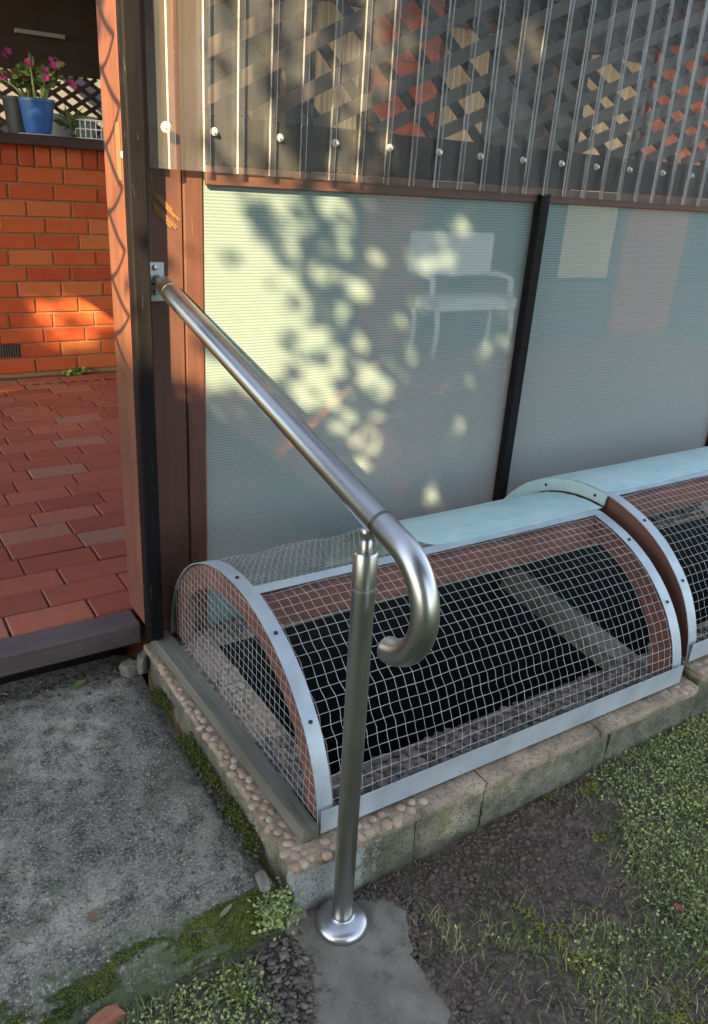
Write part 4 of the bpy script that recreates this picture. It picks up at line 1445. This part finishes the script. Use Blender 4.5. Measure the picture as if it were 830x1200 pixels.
# leaf litter and twigs
LP = [(*p_[:2], p_[2] + 0.004) for p_ in pick(120, lambda x, y: 0.5)]
LP += [(random.uniform(-0.62, -0.12), random.uniform(0.16, 0.95) ** 1.0, SZ + 0.003) for _ in range(26)]
LP += [(random.gauss(-0.3, 0.2), random.gauss(0.965, 0.03), SZ + 0.004) for _ in range(40)]
LP = np.array([p_ for p_ in LP if p_[0] < -0.1 or p_[1] < 0.05])
V, F = quads(LP, 0.013, 0.007, 0.15)
npmesh('leaf_litter', V, F, greens('leaf litter', [(0.2, (0.09, 0.06, 0.035)), (0.6, (0.20, 0.14, 0.08)), (0.95, (0.34, 0.27, 0.17))], 30), kind='stuff')
tw = MB()
for _ in range(34):
    q_ = LP[random.randrange(len(LP))]; a_ = random.uniform(0, 6.28); l_ = random.uniform(0.012, 0.04)
    p_ = Vector(q_.tolist()); d_ = Vector((math.cos(a_), math.sin(a_), random.uniform(-.03, .08)))
    tw.tube([p_, p_ + d_ * l_ * 0.5 + Vector((0, 0, 0.002)), p_ + d_ * l_ + Vector((random.gauss(0, .004), random.gauss(0, .004), 0))], 0.0008, 4)
tw.build('twigs', M['straw'], kind='stuff')
PM = pick(7000, lambda x, y: max(0.0, (fbm(x + 7, y + 2, 7, 4) - 0.12) * 3.0) * (green(x, y) > 0.30))
V, F = blobs(PM + np.array([0, 0, 0.003]), rng.uniform(0.0014, 0.0034, len(PM)), 0.3, 0.7)
npmesh('lawn_moss', V, F, greens('yellow lawn moss', [(0.2, (0.06, 0.07, 0.012)), (0.6, (0.14, 0.145, 0.02)), (0.95, (0.24, 0.21, 0.04))], 14), kind='stuff')
def cov(x, y):
    k = max(0.0, green(x, y) - 0.5)
    if x > 0.6: k *= 2.2
    if x < -0.1: k = 0.8 * (green(x, y) > 0.3)
    return k
PC = pick(20000, cov)
PC[:, 2] += rng.uniform(0.002, 0.014, len(PC))
V, F = quads(PC, 0.0085, 0.0062, 0.35)
npmesh('ground_cover', V, F, M['cover'], kind='stuff')
# moss on the step edge and in the groove beside the kerb
mp = []
while len(mp) < 6500:
    x = random.uniform(-0.78, -0.10); k = random.random()
    j = min(int(k * (len(prof) - 3)), len(prof) - 4)
    (ya, za), (yb, zb) = prof[j], prof[j + 1]
    q = random.random(); y = ya + (yb - ya) * q; z = SZ + za + (zb - za) * q
    e = 0.010 * fbm(x, 1.3, 9, 3)
    dens = 0.5 + 1.3 * fbm(x + 1, y * 2 + z * 3, 9, 4) + 0.45 * max(0, 1 - abs(x + 0.21) / 0.13)
    if random.random() < dens - 0.5: mp.append((x, y + e, z + 0.001))
for _ in range(3800):
    x = random.gauss(-0.096, 0.009); y = random.uniform(0.2, 0.85)
    if fbm(x, y, 7, 3) > -0.06: mp.append((x, y, SZ - 0.014 + random.uniform(0, 0.014) + max(0, x + 0.1) * 0.7))
mp = np.array(mp)
V, F = blobs(mp, rng.uniform(0.0013, 0.0030, len(mp)), 0.3, 0.8)
npmesh('moss', V, F, M['moss'], kind='stuff')
# leafy weeds where step, kerb and pad meet, and below the step
wp = []
for _ in range(900):
    wp.append((random.gauss(-0.115, 0.022), random.gauss(0.075, 0.022), random.uniform(0.02, 0.072)))
V, F = quads(np.array(wp), 0.0095, 0.0075, 0.4)
npmesh('weeds', V, F, M['cover'], kind='stuff')

# stones by the step
def stone(name, c, s, seed, mat_, label, cat='stone', flat=0.7):
    bm = bmesh.new(); bmesh.ops.create_icosphere(bm, subdivisions=3, radius=1.0)
    for v in bm.verts:
        p = v.co.copy()
        k = 1 + 0.35 * mnoise.noise(p * 0.9 + Vector((seed, 0, 0))) + 0.13 * mnoise.noise(p * 2.7 + Vector((seed, 4, 0))) + 0.05 * mnoise.noise(p * 7)
        q = Vector((max(-.75, min(.75, p.x)), max(-.75, min(.75, p.y)), max(-.7, min(.7, p.z)))) * k
        v.co = Vector((q.x * s[0], q.y * s[1], q.z * s[2]))
    me = bpy.data.meshes.new(name); bm.to_mesh(me); bm.free()
    o = link(name, me, mat_); o.location = c; o.rotation_euler = (0, 0, seed)
    return tag(o, label, cat)
stone('stone', (-0.125, 0.955, 0.088), (0.036, 0.028, 0.026), 0.4, M['rock'], 'squarish mossy stone lying on the concrete below the threshold')
stone('stone', (-0.088, 0.945, 0.10), (0.018, 0.034, 0.04), 2.4, M['rock'], 'upright stone wedged between the threshold and the pebbled kerb')
stone('stone', (-0.122, 0.115, 0.078), (0.013, 0.03, 0.012), 2.9, M['rock'], 'flat grey stone chip beside the front corner of the pebbled kerb')
stone('brick_fragment', (-0.475, 0.035, 0.012), (0.05, 0.018, 0.022), 0.25, M['brick_bit'], 'broken orange brick piece below the mossy step edge', 'brick')
rub = []
for _ in range(130):
    rub.append((random.gauss(-0.108, 0.012), random.uniform(0.18, 0.5), SZ - 0.006))
for _ in range(220):
    rub.append((random.uniform(-0.6, -0.09), random.gauss(0.985, 0.025), SZ + 0.002))
rub = np.array(rub)
V, F = blobs(rub, rng.uniform(0.002, 0.008, len(rub)), 0.3, 0.6)
npmesh('rubble', V, F, greens('dirty grit', [(0.2, (0.035, 0.033, 0.028)), (0.6, (0.09, 0.085, 0.072)), (0.95, (0.24, 0.22, 0.19))], 20), kind='stuff')

def fallen(c, l, w, rot, mat_, label, curl=0.25):
    m = MB(); v = []; n = 8
    for i in range(n + 1):
        q = i / n; h = w * math.sin(PI * min(1, q * 0.95 + 0.03)) ** 0.8
        z = curl * l * (q - 0.5) ** 2
        v += [((q - 0.5) * l, -h / 2, z + h * 0.2), ((q - 0.5) * l, 0, z), ((q - 0.5) * l, h / 2, z + h * 0.22)]
    f = [(3 * i + k, 3 * i + k + 1, 3 * i + 4 + k, 3 * i + 3 + k) for i in range(n) for k in (0, 1)]
    o = m.add(v, f).build('fallen_leaf', mat_, None, True)
    o.location = c; o.rotation_euler = (random.gauss(0, .1), random.gauss(0, .1), rot)
    return tag(o, label, 'leaf', 'fallen leaves')
fallen((-0.268, 0.953, 0.077), 0.045, 0.022, 0.3, M['green_leaf'], 'yellow green fallen leaf on the concrete below the threshold')
fallen((-0.4375, 0.205, 0.075), 0.030, 0.022, 0.9, M['dead_leaf'], 'brown fallen leaf on the bare middle of the concrete step')
fallen((-0.215, 0.092, 0.072), 0.042, 0.010, 0.5, M['straw'], 'narrow straw coloured leaf lying on the mossy step edge')
fallen((-0.05, 0.5, 0.0) if False else (0.638, -0.335, ground_z(0.638, -0.335) + 0.016), 0.026, 0.014, 1.3, M['red_leaf'], 'dark red fallen leaf in the grass')
fallen((-0.118, 0.285, 0.058), 0.035, 0.020, 1.2, M['dead_leaf'], 'curled brown leaf in the groove beside the pebbled kerb')

# ================================================================== BEHIND THE CAMERA: unseen house and trees placed to throw the shade
nb = thing('shade_house', 'unseen gabled house with a lower wing, added behind the viewer to cast shade', 'house', (-6, -8, 0))
def Pn(mb, name, mat_, **kw):
    o = mb.build(name, mat_, **kw); keep(o, nb); return o
def gable(x0, x1, y0, y1, ez, az):
    xm = (x0 + x1) / 2
    return MB().add([(x0, y0, -.05), (x1, y0, -.05), (x1, y0, ez), (xm, y0, az), (x0, y0, ez), (x0, y1, -.05), (x1, y1, -.05), (x1, y1, ez), (xm, y1, az), (x0, y1, ez)],
                    [(0, 1, 2, 3, 4), (9, 8, 7, 6, 5), (1, 6, 7, 2), (5, 0, 4, 9), (2, 7, 8, 3), (4, 3, 8, 9)])
Pn(gable(-9.8, -6.2, -11, -5.5, 5.22, 6.62), 'wall', M['render'])
rm = MB()
for (xa, za, xb, zb) in ((-8.0, 6.72, -6.05, 5.20), (-8.0, 6.72, -9.95, 5.20)):
    rm.add([(xa, -5.35, za), (xb, -5.35, zb), (xb, -11.15, zb), (xa, -11.15, za), (xa, -5.35, za - 0.08), (xb, -5.35, zb - 0.08), (xb, -11.15, zb - 0.08), (xa, -11.15, za - 0.08)],
           [(0, 1, 2, 3), (7, 6, 5, 4), (0, 4, 5, 1), (1, 5, 6, 2), (2, 6, 7, 3), (3, 7, 4, 0)])
Pn(rm, 'roof', M['roof_tile'])
Pn(MB().box(-6.19, -1.2, -10.5, -5.6, -0.05, 5.0), 'wing_wall', M['render'])
Pn(MB().box(-6.0, -1.0, -10.7, -5.45, 5.01, 5.14), 'wing_roof', M['roof_tile'])
for (x, z) in ((-8.8, 3.4), (-7.2, 3.4), (-5.0, 3.3), (-2.8, 3.3), (-5.0, 1.0), (-2.8, 1.0)):
    y = -5.52 if x < -6.2 else -5.62
    w = Pn(MB().box(x - 0.5, x + 0.5, y - 0.04, y, z, z + 1.2), 'window', M['white_paint'])
    MB().box(x - 0.44, x + 0.44, y, y + 0.012, z + 0.06, z + 1.14).build('pane', M['glass'], w)

# garden trees between house and wall: leaves left out where sun flecks should fall
TA, TE = math.tan(SUN_AZ), math.tan(SUN_EL) / math.cos(SUN_AZ)
CAMN = np.array(CP)
def wallpt(px, py):
    r = RW.T @ np.array([(px - 415) / 925, (py - 600) / 925, 1.0])
    p = CAMN + r * (WY - CAMN[1]) / r[1]
    return p[0], p[2]
gaps = [(268, 262, 28), (262, 325, 34), (285, 372, 32), (318, 408, 24), (268, 425, 24), (300, 440, 16), (330, 236, 10), (386, 236, 12), (545, 268, 6), (500, 310, 6), (520, 303, 6), (350, 372, 9), (338, 330, 12), (410, 488, 7), (385, 465, 10), (432, 440, 10), (452, 452, 6), (420, 516, 5), (441, 524, 6), (422, 545, 7), (505, 580, 6), (540, 503, 5), (571, 405, 5), (588, 396, 3), (532, 425, 4), (396, 500, 5), (360, 400, 12), (372, 440, 12), (352, 455, 9), (418, 400, 4), (300, 215, 12), (340, 205, 10), (255, 160, 14), (230, 100, 16), (260, 60, 14), (215, 40, 16), (430, 215, 6), (350, 40, 8), (410, 120, 6), (622, 60, 8), (480, 60, 7), (290, 40, 15), (300, 100, 14), (240, 20, 16), (320, 160, 9), (280, 130, 13), (350, 100, 8), (300, 180, 14), (300, 300, 16), (325, 350, 10), (245, 240, 20), (395, 418, 8), (470, 372, 3), (480, 420, 3), (440, 300, 3), (415, 330, 4), (400, 370, 5), (380, 400, 5), (375, 320, 5), (405, 275, 4), (430, 340, 3), (395, 440, 5), (365, 470, 5), (340, 480, 4), (445, 490, 3), (462, 530, 3), (480, 545, 3), (340, 290, 6), (360, 265, 5)]
for _ in range(46):
    a_ = 190 + 270 * random.random() ** 1.5
    gaps.append((a_, random.uniform(-5, 212), random.uniform(4, 13) * (1 - 0.5 * (a_ - 190) / 270)))
fine = []
for (a, b, r_) in gaps:
    if r_ < 14:
        fine.append((a, b, r_))
    else:
        for _ in range(int(r_ * r_ / 42)):
            q, w_ = random.uniform(0, 2 * PI), r_ * math.sqrt(random.random()) * 1.15
            fine.append((a + w_ * math.cos(q), b + w_ * math.sin(q), random.uniform(4, 9)))
gaps = fine
G = np.array([(*wallpt(a, b), max(r_, 4.2) * 2.3 / 925) for a, b, r_ in gaps])
def crown(n, u0, u1, v0, v1, y0, y1, keepf):
    out = []
    while len(out) < n:
        k = 4000
        u = rng.uniform(u0, u1, k); v_ = rng.uniform(v0, v1, k); y = rng.uniform(y0, y1, k)
        kk = keepf(u, v_)
        ok = rng.random(k) < kk
        dd = np.hypot(u[:, None] - G[None, :, 0], v_[:, None] - G[None, :, 1]) - G[None, :, 2]
        ok &= dd.min(1) > 0.013
        dy = WY - y
        p = np.stack([u - dy * TA, y, v_ + dy * TE], 1)[ok]
        kz = np.clip(1 + (dd.min(1)[ok] - 0.05) * 9.0, 0.85, 2.4)
        kz[(u[ok] < 0.2) & (v_[ok] < 2.3)] = 0.9
        out.extend(np.concatenate([p, kz[:, None]], 1).tolist())
    return np.array(out[:n])
def kf(u, v_):
    k = np.ones_like(u)
    k[(u > -0.28) & (u < 0.13) & (v_ > 0.9)] = 0.02
    k[(u > -0.28) & (u < 0.13) & (v_ > 1.75)] = 0.5
    k[(u > -3.2) & (u < -2.05) & (v_ > 2.35) & (v_ < 3.7)] = 0.62
    k[(u > -2.78) & (u < -2.1) & (v_ > 2.56) & (v_ < 2.86)] = 0.05
    k[(u > 0.02) & (u < 0.5) & (v_ > 3.6)] = 0.2
    k[(u > 1.5) & (u < 2.1) & (v_ > 3.6)] = 0.2
    return k
def tree(label, base, u0, u1, v0, v1, y0, y1, n):
    t = thing('garden_tree', label, 'tree', base, 'garden trees behind the viewer')
    Pc = crown(n, u0, u1, v0, v1, y0, y1, kf)
    kz = Pc[:, 3]; Pc = Pc[:, :3]
    V, F = quads(Pc - np.array(base), 0.056, 0.046, 0.8, kz)
    V = V - np.repeat((V[0::4] + V[2::4]) / 2 - V[0::4], 4, axis=0)
    npmesh('crown', V, F, M['tree_leaf'], t)
    top = Pc.mean(0) - np.array(base)
    m = MB().tube([(0, 0, -0.05), (0.1, 0, top[2] * 0.35), (top[0] * 0.5, top[1] * 0.5, top[2] * 0.6), tuple(top)], [0.13, 0.11, 0.08, 0.03], 10)
    m.build('trunk', M['bark'], t, True)
tree('leafy garden tree behind the viewer, nearer the added house gable', (-6.2, -2.6, 0), -3.8, -0.35, 1.3, 3.8, -3.3, -1.9, 24000)
tree('leafy garden tree behind the viewer, right of the taller one', (-2.7, -1.75, 0), -0.9, 3.6, 0.15, 4.5, -1.85, -1.35, 64000)

# unseen rope net and its post, added to shadow the door post's side board
nt = thing('rope_net', 'unseen brown rope net on a post beside the path, added for its shadow', 'net', (-0.70, 0.72, SZ))
SV = -sdir * (0.62 / (math.sin(SUN_AZ) * math.cos(SUN_EL)))
def shp(y, z):
    return Vector((-0.080, y, z)) + SV
def rope(a, b, c):
    a, b = [Vector(p_) + Vector([0.016 * mnoise.noise((p_.x * 50 + k_ * 9, p_.y * 37, p_.z * 41)) for k_ in range(3)]) for p_ in (a, b)]
    q = [a.lerp(b, i / 6) + Vector((0, 0, -0.010 * math.sin(PI * i / 6))) for i in range(7)]
    P(MB().tube(q, 0.0055, 6), 'rope', M['bark'], nt, smooth=True)
YA, YB, YC = 0.955, 1.075, 1.195
for i in range(-1, 7):
    z = 0.93 + i * 0.146
    rope(shp(YA, z), shp(YB, z + 0.073), 0); rope(shp(YA, z), shp(YB, z - 0.073), 0)
    rope(shp(YC, z), shp(YB, z + 0.073), 0); rope(shp(YC, z), shp(YB, z - 0.073), 0)
top = shp(YB, 1.95).z
P(MB().box(-0.735, -0.665, 0.755, 0.815, SZ - 0.002, top + 0.1, 0.004), 'post', M['black_wood'], nt)
P(MB().box(-0.725, -0.675, 0.30, 0.7545, top + 0.0, top + 0.045, 0.004), 'arm', M['black_wood'], nt)
